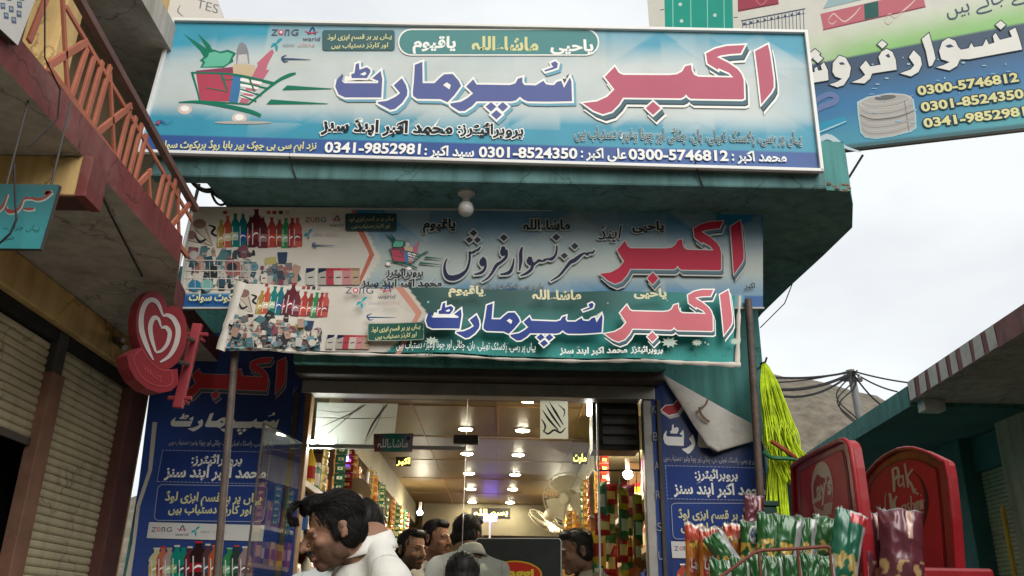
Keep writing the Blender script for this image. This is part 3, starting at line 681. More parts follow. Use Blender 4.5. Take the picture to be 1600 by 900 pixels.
for q, m, gw in ((0, WHT, 1.5), (1, BLK, 0)):
    S.text(LET, ar('محمد اکبر اینڈ سنز'), 503, 205.5, 706, 210, 21, m, .045, grow=gw)
    S.text(LET, ar('پروپرائیٹرز:'), 716, 209, 817, 213, 17, m, .03, grow=gw)
for q, m, gw in ((0, ink((.55, .60, .58)), .6), (1, ink((.05, .11, .13)), 0)):
    S.text(LET, ar('یہاں پر رسی، پلاسٹک تھیلی، بان، چٹائی اور چونا وغیرہ دستیاب ہیں'), 898, 216, 1252, 225, 19, m, .006, grow=gw)
band = [(244, 232, 494, 234, 'نزد ایم سی بی چوک پیر بابا روڈ بریکوٹ سوات', 13, YEL), (508, 239, 656, 242, '0341-9852981', 15.5, WHT), (664, 243, 740, 246, 'سید اکبر :', 15, WHT), (749, 246.5, 901, 249, '0301-8524350', 15.5, WHT),
        (908, 247, 978, 249.5, 'علی اکبر :', 15, WHT), (983, 250, 1137, 252.5, '0300-5746812', 15.5, WHT), (1144, 252, 1228, 254, 'محمد اکبر :', 15, WHT)]
for x0, y0, x1, y1, t, h, m in band: S.text(LET, ar(t) if ord(t[0]) > 999 else t, x0, y0, x1, y1, h, m, .03)
S.stroke(ART, [(243, 193, .5), (252, 190, 3), (262, 194, 1), (271, 189, .6)], ink((.06, .12, .3))); S.poly(ART, [(243, 194), (251, 190), (250, 196)], RED)
ART.build('artwork', s1); LET.build('lettering', s1)

# ================================================================ product pictures used on the lower signs
def bottle(S, mb, x, y0, w, h, body, cap=None, label=None, k=None):
    """soft-drink bottle in print: x centre, y0 foot, height h upward"""
    pr = [(-.5, 0), (-.5, .45), (-.44, .52), (-.5, .60), (-.40, .72), (-.16, .86), (-.16, .95), (.16, .95), (.16, .86), (.40, .72), (.5, .60), (.44, .52), (.5, .45), (.5, 0)]
    S.polys(mb, [[(x + a * w, y0 - c * h) for a, c in pr]], body)
    S.polys(mb, [[(x - .2 * w, y0 - .95 * h), (x - .2 * w, y0 - h), (x + .2 * w, y0 - h), (x + .2 * w, y0 - .95 * h)]], cap or RED)
    if label:
        S.polys(mb, [[(x - .49 * w, y0 - .2 * h), (x - .49 * w, y0 - .44 * h), (x + .49 * w, y0 - .44 * h), (x + .49 * w, y0 - .2 * h)]], label)
        S.stroke(mb, [(x - .3 * w, y0 - .28 * h, .05 * w), (x - .05 * w, y0 - .36 * h, .12 * w), (x + .3 * w, y0 - .31 * h, .05 * w)], WHT)
    S.stroke(mb, [(x - .3 * w, y0 - .06 * h, .07 * w), (x - .3 * w, y0 - .62 * h, .07 * w)], ink((.55, .52, .5)))
BOT = ['8f7a3a', 'a84a34', '0d6a62', '0f5d66', '3a2226', '541b25', '5c2730', '9c3a34', '7d3a30', '2c7a4a', '8e3038', 'a85048']
def clutter(S, mb, x0, y0, x1, y1, n, seed, size=(4, 14), tone=1.0):
    rr = random.Random(seed); pal = ['3a3f45', '8d8b84', '5f6468', 'b4aea2', '7f5a55', '2d4650', '9a7d6e', '486a6e', 'a3a09a', '70404a', '23272b', '5a7f88', 'c3bcae']
    for i in range(n):
        x = rr.uniform(x0, x1); y = y0 + (y1 - y0) * rr.random() ** .8; s = rr.uniform(*size); a = rr.uniform(-.5, .5); c = ink(rr.choice(pal), .42)
        t = rr.random()
        if t < .5: p = [(x + cos(a) * u * s * .5 - sin(a) * v2 * s * .7, y + sin(a) * u * s * .5 + cos(a) * v2 * s * .7) for u, v2 in ((-1, -1), (1, -1), (1, 1), (-1, 1))]
        elif t < .75: p = ngon(x, y, s * .55, s * .5, 10)
        else: p = [(x - s * .4, y + s * .6), (x - s * .3, y - s * .3), (x, y - s * .7), (x + s * .3, y - s * .3), (x + s * .4, y + s * .6)]
        S.poly(mb, p, c)
        if rr.random() < .5: S.poly(mb, [(x - s * .25, y - s * .1), (x + s * .25, y - s * .12), (x + s * .22, y + s * .1), (x - s * .25, y + s * .1)], ink(rr.choice(pal), .42))
def cone(S, mb, x, y, tx, ty, w):
    S.polys(mb, [[(x - w, y), (x + w * .2, y - w * .9), (x + w, y - w * .3), (tx, ty)]], ink('b0a596')); S.polys(mb, [ngon(x, y - w * .45, w * .95, w * .7)], ink('7d625c')); S.stroke(mb, [(x - w * .7, y + w * .3, 1.5), (tx, ty, .6)], ink('4a4642')); S.stroke(mb, [(x + w * .8, y + w * .1, 1.5), (tx, ty, .6)], ink('6c4a48'))
def products(S, mb, f, seed=1):
    """the product collage; source pixels of the fixed sign under the canopy"""
    T = Sheet(lambda x, y: S.fn(*f((x, y))), S.n, S.lift, S.curved); T.k = S.k * S.STEP / .00002; T.STEP = .00002; T.lift = S.lift + (.0006 if S.curved else 0)
    cone(T, mb, 298, 372, 332, 385, 10); cone(T, mb, 312, 355, 333, 384, 11)
    T.stroke(mb, [(326, 352, 2), (336, 356, 4), (331, 364, 4), (340, 370, 3)], BLK); T.stroke(mb, [(305, 368, 2), (312, 378, 4), (322, 374, 3)], BLK)
    xs = [346, 356, 368, 380, 392, 401, 411, 425, 437, 447, 457, 465]
    for i, x in enumerate(xs): bottle(T, mb, x, 388 - (i % 3), 15 if i not in (5,) else 20, [44, 50, 52, 56, 50, 60, 50, 47, 44, 47, 46, 45][i], ink(BOT[i]), ink(['8a7a50', 'a06a40', '0d5a50', 'a8a8a0', '9a9a94', '8e2a30', '9a9a94', 'a03a34', 'a09a90', '2c7a4a', '8e3038', 'a0504a'][i]), ink(['b0a06a', 'c0b090', 'a0b090', '104a80', '8a3a44', '7a2a3a', '8a6a70', 'b04030', 'b05a40', '80a888', 'a04048', '8a3a38'][i]))
    for i, x in enumerate((352, 420, 429, 439, 449)): T.poly(mb, [(x - 3, 330), (x + 3, 330), (x + 3, 335), (x - 3, 335)], ink(['8e3038', 'a05048', '8e3038', '20343a', 'a09a90'][i]))
    clutter(T, mb, 300, 390, 398, 420, 42, seed, (6, 16)); clutter(T, mb, 296, 410, 400, 452, 60, seed + 1, (6, 15))
    T.polys(mb, [ngon(365, 420, 14, 13)], ink('8a5a56')); T.polys(mb, [ngon(363, 418, 8, 7)], ink('2a3034')); T.polys(mb, [ngon(305, 447, 10, 9)], ink('2a6a88')); T.polys(mb, [ngon(324, 446, 10, 9)], ink('6a9a94'))
    for y in (408, 424, 436, 452): T.stroke(mb, [(290, y - 1, 1.2), (345, y, 1.2), (402, y + 1, 1.2)], ink('c0bcb2'))
    for x in range(292, 400, 12): T.stroke(mb, [(x, 410, .8), (x + 2, 452, .8)], ink('b0aca2'))
    clutter(T, mb, 410, 412, 466, 446, 46, seed + 2, (5, 13)); T.poly(mb, [(434, 395), (450, 395), (448, 412), (436, 412)], ink('2a3c52')); T.poly(mb, [(415, 404), (432, 402), (432, 414), (415, 414)], ink('a39a60'))
    for i, (x, c1, c2) in enumerate([(486, '16233e', 'a9a79e'), (505, '16233e', '9a958c'), (517, '8e2a38', '9c3a46'), (529, 'a0303a', 'b5aba0'), (542, 'a84450', 'b07a7c'), (556, '8a6a50', 'a8927a')]):
        T.poly(mb, rrect(x - 7, 420, x + 7, 446, 2), ink(c2)); T.poly(mb, [(x - 7, 428 if i < 2 else 424), (x - 7, 420), (x + 7, 420), (x + 5, 424)], ink(c1)); T.poly(mb, [(x - 4, 434), (x + 4, 433), (x + 4, 435), (x - 4, 436)], ink('4a3c38'))
    S.k = T.k * T.STEP / S.STEP

# ================================================================ the fixed sign under the canopy
Y2 = 3.735
s2 = thing('shop_sign', 'dim blue sign with product pictures fixed under the canopy behind the cloth banner', 'sign', (-.15, 3.76, 3.0))
Q2 = [(299, 325), (1192, 331), (1192, 482), (280, 482)]
q3 = [onY(x, y, Y2) for x, y in Q2]
b = MB(); b.prism([p + V((0, .002, 0)) for p in q3], (0, .02, 0), _mats['sign_back']); b.build('back_panel', s2)
b = MB()
for i in (0, 2, 3): edgebar(b, q3[i], q3[(i + 1) % 4], .009, V((0, -1, 0)), mat('grey_frame', (.40, .41, .40), .5, .1, 6), .012)
b.build('frame', s2, bevel=.0015)
S = Sheet(lambda x, y: onY(x, y, Y2), (0, -1, 0))
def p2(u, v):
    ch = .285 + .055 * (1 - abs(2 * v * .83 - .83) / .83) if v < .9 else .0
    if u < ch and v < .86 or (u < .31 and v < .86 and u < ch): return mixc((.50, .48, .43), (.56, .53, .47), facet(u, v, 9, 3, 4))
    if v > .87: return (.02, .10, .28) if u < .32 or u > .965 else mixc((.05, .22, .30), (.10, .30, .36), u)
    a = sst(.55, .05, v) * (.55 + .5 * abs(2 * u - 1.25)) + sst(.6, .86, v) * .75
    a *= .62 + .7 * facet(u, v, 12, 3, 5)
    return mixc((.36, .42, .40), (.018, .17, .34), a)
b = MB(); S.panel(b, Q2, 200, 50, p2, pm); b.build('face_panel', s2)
LET = MB(); ART = MB()
S.poly(ART, [(549, 327), (553, 327), (585, 398), (562, 446), (557, 446), (577, 398)], ink((.42, .12, .08))); S.poly(ART, [(558, 360), (568, 362), (585, 398), (578, 398)], ink((.46, .15, .10)))
products(S, ART, ident, 11)
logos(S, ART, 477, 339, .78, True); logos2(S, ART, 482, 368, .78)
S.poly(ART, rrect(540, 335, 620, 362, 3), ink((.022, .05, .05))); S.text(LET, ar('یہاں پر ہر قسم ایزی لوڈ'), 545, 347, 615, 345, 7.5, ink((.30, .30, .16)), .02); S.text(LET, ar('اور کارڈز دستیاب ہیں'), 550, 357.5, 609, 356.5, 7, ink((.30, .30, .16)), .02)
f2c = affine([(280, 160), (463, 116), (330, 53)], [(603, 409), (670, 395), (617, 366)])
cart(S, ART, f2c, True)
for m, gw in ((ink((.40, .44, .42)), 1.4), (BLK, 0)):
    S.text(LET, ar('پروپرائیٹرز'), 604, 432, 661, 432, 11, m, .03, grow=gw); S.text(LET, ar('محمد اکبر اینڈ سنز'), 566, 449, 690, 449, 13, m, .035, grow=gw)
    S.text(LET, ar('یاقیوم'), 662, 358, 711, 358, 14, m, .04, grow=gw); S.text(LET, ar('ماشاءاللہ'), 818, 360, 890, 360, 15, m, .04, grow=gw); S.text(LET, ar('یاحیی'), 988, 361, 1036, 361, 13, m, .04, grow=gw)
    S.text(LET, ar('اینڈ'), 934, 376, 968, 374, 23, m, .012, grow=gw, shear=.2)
    S.text(LET, ar('یہاں پر رسی، پلاسٹک تھیلی، بان، چٹائی'), 738, 451, 850, 451, 9, m, .0, grow=gw * .3)
def F3(*a): return [(x / 6.154 + 680, y / 6.154 + 340, w_ / 6.154) for x, y, w_ in a]
NST = [F3((118, 405, 10), (97, 450, 18), (93, 520, 30), (120, 580, 48), (180, 592, 54), (250, 565, 42), (305, 510, 26), (332, 420, 22), (332, 335, 20)), F3((335, 355, 18), (375, 342, 26), (396, 325, 16), (414, 322, 22), (437, 290, 10)),
       F3((470, 392, 26), (452, 440, 56), (462, 478, 30)), F3((478, 410, 26), (482, 490, 26), (445, 540, 28), (375, 558, 12)), F3((655, 288, 26), (655, 345, 62), (665, 378, 40)),
       F3((682, 320, 26), (684, 385, 28), (640, 435, 28), (590, 470, 32), (545, 545, 24), (500, 597, 18), (450, 626, 10)), F3((757, 405, 10), (746, 470, 22), (720, 530, 34), (680, 550, 28), (625, 558, 14)),
       F3((838, 295, 14), (822, 350, 32), (822, 430, 32), (810, 522, 14)), F3((915, 388, 30), (908, 430, 62), (930, 462, 40)), F3((935, 440, 30), (928, 500, 30), (880, 545, 26), (820, 570, 12)),
       F3((940, 466, 28), (975, 440, 24), (1000, 424, 28), (1025, 432, 18), (1052, 420, 26), (1080, 410, 18), (1115, 410, 32), (1150, 380, 24), (1166, 330, 20), (1168, 278, 12)),
       F3((1532, 322, 10), (1510, 350, 22), (1482, 348, 16), (1460, 364, 28), (1432, 354, 16), (1400, 372, 28), (1340, 420, 40), (1298, 442, 36), (1248, 502, 26), (1190, 570, 22), (1110, 620, 10))]
NSD = [[(x / 6.154 + 680, y / 6.154 + 340) for x, y in dia(*q)] for q in [(370, 160, 38), (330, 227, 36), (408, 227, 36), (660, 205, 40), (1163, 200, 40), (1340, 285, 38), (1240, 378, 36)]]
k0 = S.up(); S.k += 6
for i, st in enumerate(NST): S.stroke(LET, st, ink((.40, .43, .42)), 2.3, k=k0 + .4 * i)
S.polys(LET, NSD, ink((.40, .43, .42)), 2.0); k0 = S.up(); S.k += 6; S.k += 6
for i, st in enumerate(NST): S.stroke(LET, st, ink((.015, .018, .05)), k=k0 + .4 * i)
S.polys(LET, NSD, ink((.03, .035, .05)))
f2a = affine([(1199, 71), (910.2, 162.5), (1020, 181)], [(1155, 346.7), (937, 430), (1018.7, 446.5)])
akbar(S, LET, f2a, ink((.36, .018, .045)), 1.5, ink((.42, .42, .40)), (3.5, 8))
S.text(LET, ar('بریکوٹ سوات'), 297, 471, 378, 472, 11, YEL, .03)
S.text(LET, ar('اکبر'), 1162, 452, 1178, 452, 8, BLK, .02)
ART.build('artwork', s2); LET.build('lettering', s2)

# ================================================================ the cloth banner hung between the two posts
Y3 = 3.66
def cloth(x, y):
    p = onY(x, y, Y3); q = p.x * 3.1
    p.y += .014 * sin(q * 2.3 + .5) + .005 * sin(q * 5.1 + p.z * 6); return p
def sag(u): return 5.0 * sin(pi * u) - 3.0 * sst(.75, 1, u)
s3 = thing('cloth_banner', 'green and white cloth banner with curled hem strung between the two iron posts', 'banner', (-.12, Y3, 2.7))
S = Sheet(cloth, (0, -1, 0), .003, True)
TL, TR_, BR, BL = (384, 446), (1150, 460), (1146, 566), (352, 543)
def p3(u, v):
    ch = .33 + .055 * (1 - abs(2 * v - .86) / .9)
    if u < ch: return mixc((.52, .49, .43), (.58, .55, .49), facet(u, v, 8, 2, 7))
    a = sst(.35, .55, u) * sst(.1, .8, v); rr = facet(u * 1.0, v, 9, 3, 9)
    c = mixc((.035, .085, .08), (.03, .26, .24), a * .9 + .10 * rr)
    c = mixc(c, (.03, .28, .26), sst(.86, .5, u) * 0 + sst(.7, 1, u) * .8 + sst(.75, 1, v) * .7)
    return c
b = MB(); S.panel(b, [TL, TR_, BR, BL], 240, 40, p3, paint_mat('banner_print', .5)); ob = b.build('cloth', s3, smooth=True)
S2 = Sheet(cloth, (0, -1, 0), .001)
whc = mat('dirty_white_cloth', (.56, .53, .47), .8, .12, 7, dirt=(.36, .31, .25), dirt_amt=.6)
b = MB()
def strip(b, a, c, n, w0, w1, S_, off=0.0, bulge=.012):
    """rolled cloth hem from a to c (pixels), width in pixels"""
    vs = []
    for i in range(n + 1):
        t = i / n; x = a[0] + (c[0] - a[0]) * t; y = a[1] + (c[1] - a[1]) * t; ww = w0 + (w1 - w0) * t + 1.2 * sin(t * 23) + .8 * sin(t * 51)
        dx, dy = c[0] - a[0], c[1] - a[1]; d = sqrt(dx * dx + dy * dy); nx_, ny_ = -dy / d, dx / d
        for j in range(6):
            s_ = j / 5 - .5; p = S_.at(x + nx_ * ww * s_, y + ny_ * ww * s_, 0); p.y -= bulge * (1 - 4 * s_ * s_) + off; vs.append(p)
    b.raw(vs, [(i * 6 + j, i * 6 + j + 1, (i + 1) * 6 + j + 1, (i + 1) * 6 + j) for i in range(n) for j in range(5)], whc)
strip(b, (379, 443), (345, 548), 14, 17, 15, S2); strip(b, (343, 545), (700, 558), 40, 6, 4, S2, 0, .006); strip(b, (700, 558), (1000, 566), 30, 4, 5, S2, 0, .006); strip(b, (1000, 565), (1158, 569), 20, 5, 8, S2, 0, .006); strip(b, (1157, 460), (1153, 569), 14, 5, 8, S2, 0, .006)
b.build('hem', s3, smooth=True)
LET = MB(); ART = MB()
S.poly(ART, [(617, 448), (630, 449), (660, 490), (626, 553), (618, 553), (650, 492)], ink((.50, .24, .18)))
f3p = affine([(290, 330), (560, 446), (290, 452)], [(368, 444), (575, 546), (352, 545)])
products(S, ART, lambda p: (lambda q: (q[0], q[1]))(f3p(p)), 31)
clutter(S, ART, 362, 505, 500, 543, 70, 77, (4, 12))
logos(S, ART, 541, 449, 1.02); logos2(S, ART, 566, 478, 1.0)
S.poly(ART, rrect(576, 508, 664, 536, 3), ink((.3, .32, .28))); S.poly(ART, rrect(577, 509, 663, 535, 3), ink((.02, .085, .065)))
S.text(LET, ar('یہاں پر ہر قسم ایزی لوڈ'), 582, 521.5, 658, 518, 8, YEL, .02); S.text(LET, ar('اور کارڈز دستیاب ہیں'), 588, 532.5, 652, 530, 7.5, YEL, .02)
rr = random.Random(4)
for i in range(26): S.poly(ART, ngon(rr.uniform(640, 1140), rr.uniform(455, 560), rr.uniform(.6, 2.0)), ink((.30, .50, .46)))
for x, y, r_ in ((1043, 540, 14), (1086, 540, 9), (1146, 537, 9), (676, 539, 11)):
    S.poly(ART, [(x + (r_ if i % 2 else r_ * .6) * cos(i * pi / 9), y + (r_ if i % 2 else r_ * .55) * .65 * sin(i * pi / 9)) for i in range(18)], ink((.42, .50, .44)))
for i in range(60):
    x = rr.uniform(650, 1145); S.stroke(ART, [(x, 562, 1.2), (x + rr.uniform(-4, 4), 562 - rr.uniform(5, 16), .3)], ink((.03, .16, .13)))
YL2 = ink((.60, .56, .36))
S.text(LET, ar('یاقیوم'), 703, 466, 755, 466.5, 12, YL2, .04); S.text(LET, ar('ماشاءاللہ'), 832, 472, 906, 473, 14, YL2, .04); S.text(LET, ar('یاحیی'), 988, 471, 1037, 471.5, 12, YL2, .04)
supermart(S, LET, affine([(893.7, 159.5), (524, 136.4), (611.5, 172.4)], [(937.8, 526), (667.5, 509), (729.3, 535.5)]), ink((.03, .055, .23)), 2.2)
f3a = affine([(1199, 71), (910.2, 162.5), (1020, 181)], [(1134, 459), (942.5, 529), (1015, 542.7)])
akbar(S, LET, f3a, ink((.52, .14, .17)), 1.8, WHT, (3, 7))
S.text(LET, ar('یہاں پر رسی، پلاسٹک تھیلی، بان، چٹائی اور چونا وغیرہ دستیاب ہیں'), 622, 551, 836, 553, 12, WHT, .003)
S.text(LET, ar('محمد اکبر اینڈ سنز'), 874, 557, 976, 559, 11, WHT, .035); S.text(LET, ar('پروپرائیٹرز'), 982, 558, 1031, 559, 9, WHT, .03)
ART.build('artwork', s3); LET.build('lettering', s3)

# ================================================================ dark blue side banners on the piers
YB = 4.478
blu = (.022, .035, .12)
def sidebanner(nm, lab, quad, side, loc):
    t = thing(nm, lab, 'banner', loc); S_ = Sheet(lambda x, y: onY(x, y, YB), (0, -1, 0), .002)
    def pp(u, v): return mixc(mixc((.036, .066, .22), (.020, .036, .12), sst(.0, .9, u)), (.035, .09, .36), .7 * sst(.5, .1, abs(v - .55)) * (.6 + .4 * sin(u * 7 + v * 3)))
    b = MB(); S_.panel(b, quad, 20, 40, pp, paint_mat('flex_print', .25)); b.build('flex_sheet', t)
    return t, S_
bl, S = sidebanner('side_banner', 'dark blue pier banner with white lettering to the left of the shop entrance', [(245, 520), (484, 520), (456, 915), (198, 915)], 0, (-1.5, 4.48, 2.2))
LET = MB(); ART = MB()
b = MB(); rim = [onY(x, y, YB) + V((0, -.006, 0)) for x, y in ((239, 660), (232, 735), (214, 790), (207, 850), (194, 915), (203, 915), (212, 850), (219, 792), (238, 735), (246, 660))]
b.prism(rim, (0, .004, 0), whc); b.build('white_margin', bl)
fla = affine([(1199, 71), (960, 105.6), (1020, 181)], [(446, 559), (311, 577), (335.6, 623.6)])
akbar(S, LET, fla, ink((.56, .05, .06)), 1.2, ink((.45, .30, .32)), (2, 6))
supermart(S, LET, affine([(893.7, 159.5), (524, 136.4), (611.5, 172.4)], [(432.4, 669), (267, 660), (302, 674)]), WHT, 0)
S.text(LET, ar('یہاں پر رسی، پلاسٹک تھیلی، بان، چٹائی اور چونا وغیرہ دستیاب ہیں'), 264, 694, 428, 697, 8, ink((.55, .56, .58)), .0)
def boxed(S, a, r, dash=True):
    S.poly(ART, a, ink((.28, .33, .48))); S.poly(ART, grow_poly(a, -1.2), ink((.02, .048, .21)))
    if dash:
        n = len(a)
        for i in range(n):
            p, q = a[i], a[(i + 1) % n]; d = sqrt((p[0] - q[0]) ** 2 + (p[1] - q[1]) ** 2)
            for t in range(int(d / 6)):
                u = (t + .5) * 6 / d; x, y = p[0] + (q[0] - p[0]) * u, p[1] + (q[1] - p[1]) * u
                S.poly(ART, [(x - 1, y - 1), (x + 1, y - 1), (x + 1, y + 1), (x - 1, y + 1)], ink((.04, .07, .25)))
boxed(S, [(254, 703), (424, 706), (417, 757), (245, 753)], 0)
S.text(LET, ar('پروپرائیٹرز:'), 300, 724, 378, 725, 14, WHT, .03); S.text(LET, ar('محمد اکبر اینڈ سنز'), 258, 745, 415, 747, 20, WHT, .035)
rb2 = [(x + (787 - y) * .12, y + (x - 330) * .014) for x, y in rrect(244, 758, 416, 815, 8)]
boxed(S, rb2, 0, False)
S.text(LET, ar('یہاں پر ہر قسم ایزی لوڈ'), 259, 782, 408, 785, 16, YEL, .03); S.text(LET, ar('اور کارڈز دستیاب ہیں'), 264, 801, 392, 803, 15, YEL, .03)
S.poly(ART, [(234, 816), (414, 821), (411, 846), (230, 841)], ink((.56, .56, .54)))
logos(S, ART, 237, 822, .76); logos2(S, ART, 306, 832, .8)
for i, (x, w_, h_) in enumerate([(246, 26, 50), (256, 22, 52), (266, 22, 50), (278, 22, 54), (288, 22, 50), (298, 20, 52), (312, 30, 60), (326, 20, 56), (337, 22, 54), (360, 22, 50), (371, 22, 54), (384, 22, 52)]):
    bottle(S, ART, x, 906, w_, h_, ink(['b5b088', 'a8604a', '9a8a80', '0f7a6c', '0f7a6c', '5a2730', '2c1518', '50363a', 'a0502e', '2c7a4a', '2a3a34', '8a7478'][i]), ink(['c0c0b8', 'b03038', '9a9a60', 'c0c0b8', '0f7a6c', 'c0c0b8', 'b02a34', 'c0c0b8', 'b06a48', '70a890', 'a03a44', 'c0c0b8'][i]), ink(['a8a060', 'a04030', 'b0b8a0', '80a060', '104a50', '6a2a38', '8e1a28', '404860', 'a04a24', '80a888', '305a48', '704a50'][i]))
for ch, y in zip('AKBAR', (566, 612, 657, 717, 790)): S.text(LET, ch, 461 - (y - 560) * .055, y + 7, 469 - (y - 560) * .055, y + 7, 13, ink((.16, .18, .24)), .0)
ART.build('artwork', bl); LET.build('lettering', bl)

brn, S = sidebanner('side_banner', 'dark blue pier banner with its top corner peeled down on the right pier', [(1016, 585), (1036, 585), (1052, 915), (1030, 915)], 1, (1.0, 4.48, 2.2))
b = MB(); S0 = Sheet(lambda x, y: onY(x, y, YB), (0, -1, 0), .002)
S.lift = .0034                                              # main sheet with the missing corner
outl = [(1034, 585), (1031, 586), (1115, 710), (1178, 690), (1192, 690), (1213, 915), (1052, 915)]
b = MB(); b.prism([onY(x, y, YB) + V((0, -.0022, 0)) for x, y in outl], (0, .0018, 0), mat('flex_blue', (.024, .042, .145), .25, .3, 2)); b.build('flex_sheet', brn)
LET = MB(); ART = MB()
frb = affine([(1199, 71), (960, 105.6), (1020, 181)], [(1190, 590), (1060, 612), (1080, 660)])
tip = [(1033, 641), (1040, 634), (1052, 633), (1061, 623), (1066, 634), (1058, 646), (1045, 649)]
S.poly(LET, tip, ink((.5, .5, .5)), 1.5, (2, 4)); S.poly(LET, tip, WHT, 1.2); S.poly(LET, tip, ink((.42, .05, .06)))
fs = affine([(524, 136.4), (596, 153.5), (556, 101.5)], [(1036, 685), (1068, 697), (1050, 664)])
ps = scaled(SM[5:], fs); S.polys(LET, [[(x, y) for x, y in p] for p in ps], WHT)
S.text(LET, ar('یہاں پر رسی، پلاسٹک تھیلی، بان، چٹائی اور چونا وغیرہ دستیاب ہیں'), 1037, 719, 1184, 724, 9, ink((.50, .51, .53)), .0)
boxed(S, [(1039, 727), (1193, 731), (1199, 783), (1042, 780)], 0)
S.text(LET, ar('پروپرائیٹرز:'), 1086, 747, 1152, 749, 14, WHT, .03); S.text(LET, ar('محمد اکبر اینڈ سنز'), 1053, 771, 1196, 774, 20, WHT, .035)
boxed(S, [(x + (y - 810) * .06, y) for x, y in rrect(1049, 786, 1200, 843, 7)], 0, False)
S.text(LET, ar('یہاں پر ہر قسم ایزی لوڈ'), 1060, 809, 1196, 812, 15, YEL, .03); S.text(LET, ar('اور کارڈز دستیاب ہیں'), 1064, 829, 1190, 832, 15, YEL, .03)
S.poly(ART, [(1048, 846), (1206, 849), (1208, 875), (1050, 872)], ink((.56, .56, .54))); logos(S, ART, 1053, 852, .72)
for i, x in enumerate((1066, 1078, 1090, 1102)): bottle(S, ART, x, 925, 20, 44, ink(BOT[i + 1]), WHT, ink(BOT[i + 4]))
for ch, y in zip('AKBARSU', (597, 640, 682, 728, 773, 823, 868)): S.text(LET, ch, 1016 + (y - 590) * .045, y + 7, 1024 + (y - 590) * .045, y + 7, 13, ink((.26, .28, .32)), .0)
ART.build('artwork', brn); LET.build('lettering', brn)
# peeled corner: stiff board-backed sheet folded forward, its pale back towards the street
fold = [(1032, 583), (1178, 664), (1180, 688), (1112, 709), (1086, 668)]
pa = [onY(x, y, YB - .02 - .055 * sst(1032, 1120, x) * (1 - .5 * sst(1120, 1180, x))) for x, y in fold]
backm = mat('weathered_flex_back', (.50, .475, .44), .7, .14, 6, bump=.2, dirt=(.20, .14, .09), dirt_amt=.75)
b = MB(); nn = 14
edge = [V(p) for p in pa]; c0 = sum(edge, V((0, 0, 0))) / 5
def bil(s_, t): return (edge[0] * (1 - s_) + edge[1] * s_) * (1 - t) + (edge[4].lerp(edge[3], s_) if s_ < .75 else edge[3].lerp(edge[2], (s_ - .75) * 4)) * t
vs = []; fs_ = []
for j in range(nn + 1):
    for i in range(nn + 1):
        p = bil(i / nn, j / nn); p = p + V((0, -.02 * sin(pi * i / nn) * sin(pi * j / nn), 0)) + V((0, 0, .003 * noise.noise(p * 20))); vs.append(p)
for j in range(nn):
    for i in range(nn): a = j * (nn + 1) + i; fs_.append((a, a + nn + 1, a + nn + 2, a + 1))
b.raw(vs, fs_, backm)
pc = b.build('peeled_corner', brn, smooth=True); md = pc.modifiers.new('thick', 'SOLIDIFY'); md.thickness = .004
b = MB(); SP = Sheet(lambda x, y: onY(x, y, YB - .075), (0, -1, 0), .012)
b2 = mat('brown_stain', (.16, .10, .06), .8, .3, 20)
SP.stroke(b, [(1092, 637, 4), (1093, 645, 4), (1100, 655, 4.5), (1108, 660, 3.5)], b2); SP.stroke(b, [(1093, 640, 3.5), (1101, 634, 3), (1105, 625, 3)], b2); b.build('scrawl', brn)
b = MB(); SPm = [onY(x, y, YB - .01) for x, y in ((1194, 690), (1201, 692), (1213, 780), (1207, 782))]; b.prism(SPm, (0, .004, 0), whc); b.build('white_margin', brn)

# ================================================================ iron posts that carry the banner
ironm = mat('rusty_iron_post', (.075, .058, .05), .55, .35, 10, bump=.2, dirt=(.15, .085, .055), dirt_amt=.7)
def post(lab, ptop, pbot, Y, r=.0165):
    a, c = onY(*ptop, Y), onY(*pbot, Y); d = (c - a); c = a + d * ((a.z) / (a.z - c.z)); c.z = .1
    t = thing('banner_post', lab, 'post', (c.x, c.y, .1), None)
    b = MB(); b.tube([c, a], r, ironm, 10); b.build('pole', t, smooth=True)
    b = MB(); b.lathe([(.05, 0), (.05, .012), (r + .004, .014), (r + .004, .05)], (c.x, c.y, .1), ironm, 12); b.build('foot_plate', t)
    b = MB(); m_ = a.lerp(c, .52 if ptop[0] < 700 else .7); b.lathe([(r + .001, -.02), (r + .005, -.018), (r + .005, .018), (r + .001, .02)], m_, ironm, 10, c - a); b.build('joint', t)
post('dark iron post under the left end of the cloth banner', (368, 540), (338, 900), 3.71)
post('dark iron post at the right end of the cloth banner', (1169, 468), (1192, 832), 3.71)
# ================================================================ red heart sign on the corner
A54 = radians(54); HN = V((sin(A54), -cos(A54), 0)); HO = onY(245, 540, 3.28)
def hp(x, y): return onP(x / 4.088 + 170, y / 4.088 + 430, HO, HN)
hred = mat('red_plastic', (.15, .010, .014), .45, .15, 6, dirt=(.10, .014, .014), dirt_amt=.4); hpink = mat('faded_red_rim', (.26, .036, .045), .5, .2, 8); hcream = mat('greyed_white_plastic', (.34, .30, .28), .5, .12, 9)
hs = thing('heart_sign', 'round red ice cream sign with nested white hearts and a ribbon, bracketed beside the shop', 'sign', HO)
def hprism(pts, off, th, m, ms=None):
    b_ = [hp(x, y) + HN * off for x, y in pts]; return b_, -HN * th, m, ms
outer = [q[:2] for q in crom([(375, 205), (350, 142), (310, 106), (265, 100), (220, 140), (187, 210), (173, 300), (185, 400), (225, 500), (285, 575), (345, 600), (400, 590), (450, 540), (487, 460), (500, 370), (490, 280), (460, 222), (425, 195), (385, 200)], 3)]
b = MB(); b.prism(*hprism(outer, 0, .055, hred, hpink)); b.build('sign_body', hs, bevel=.003)
b = MB(); SH = Sheet(hp, HN, .003)
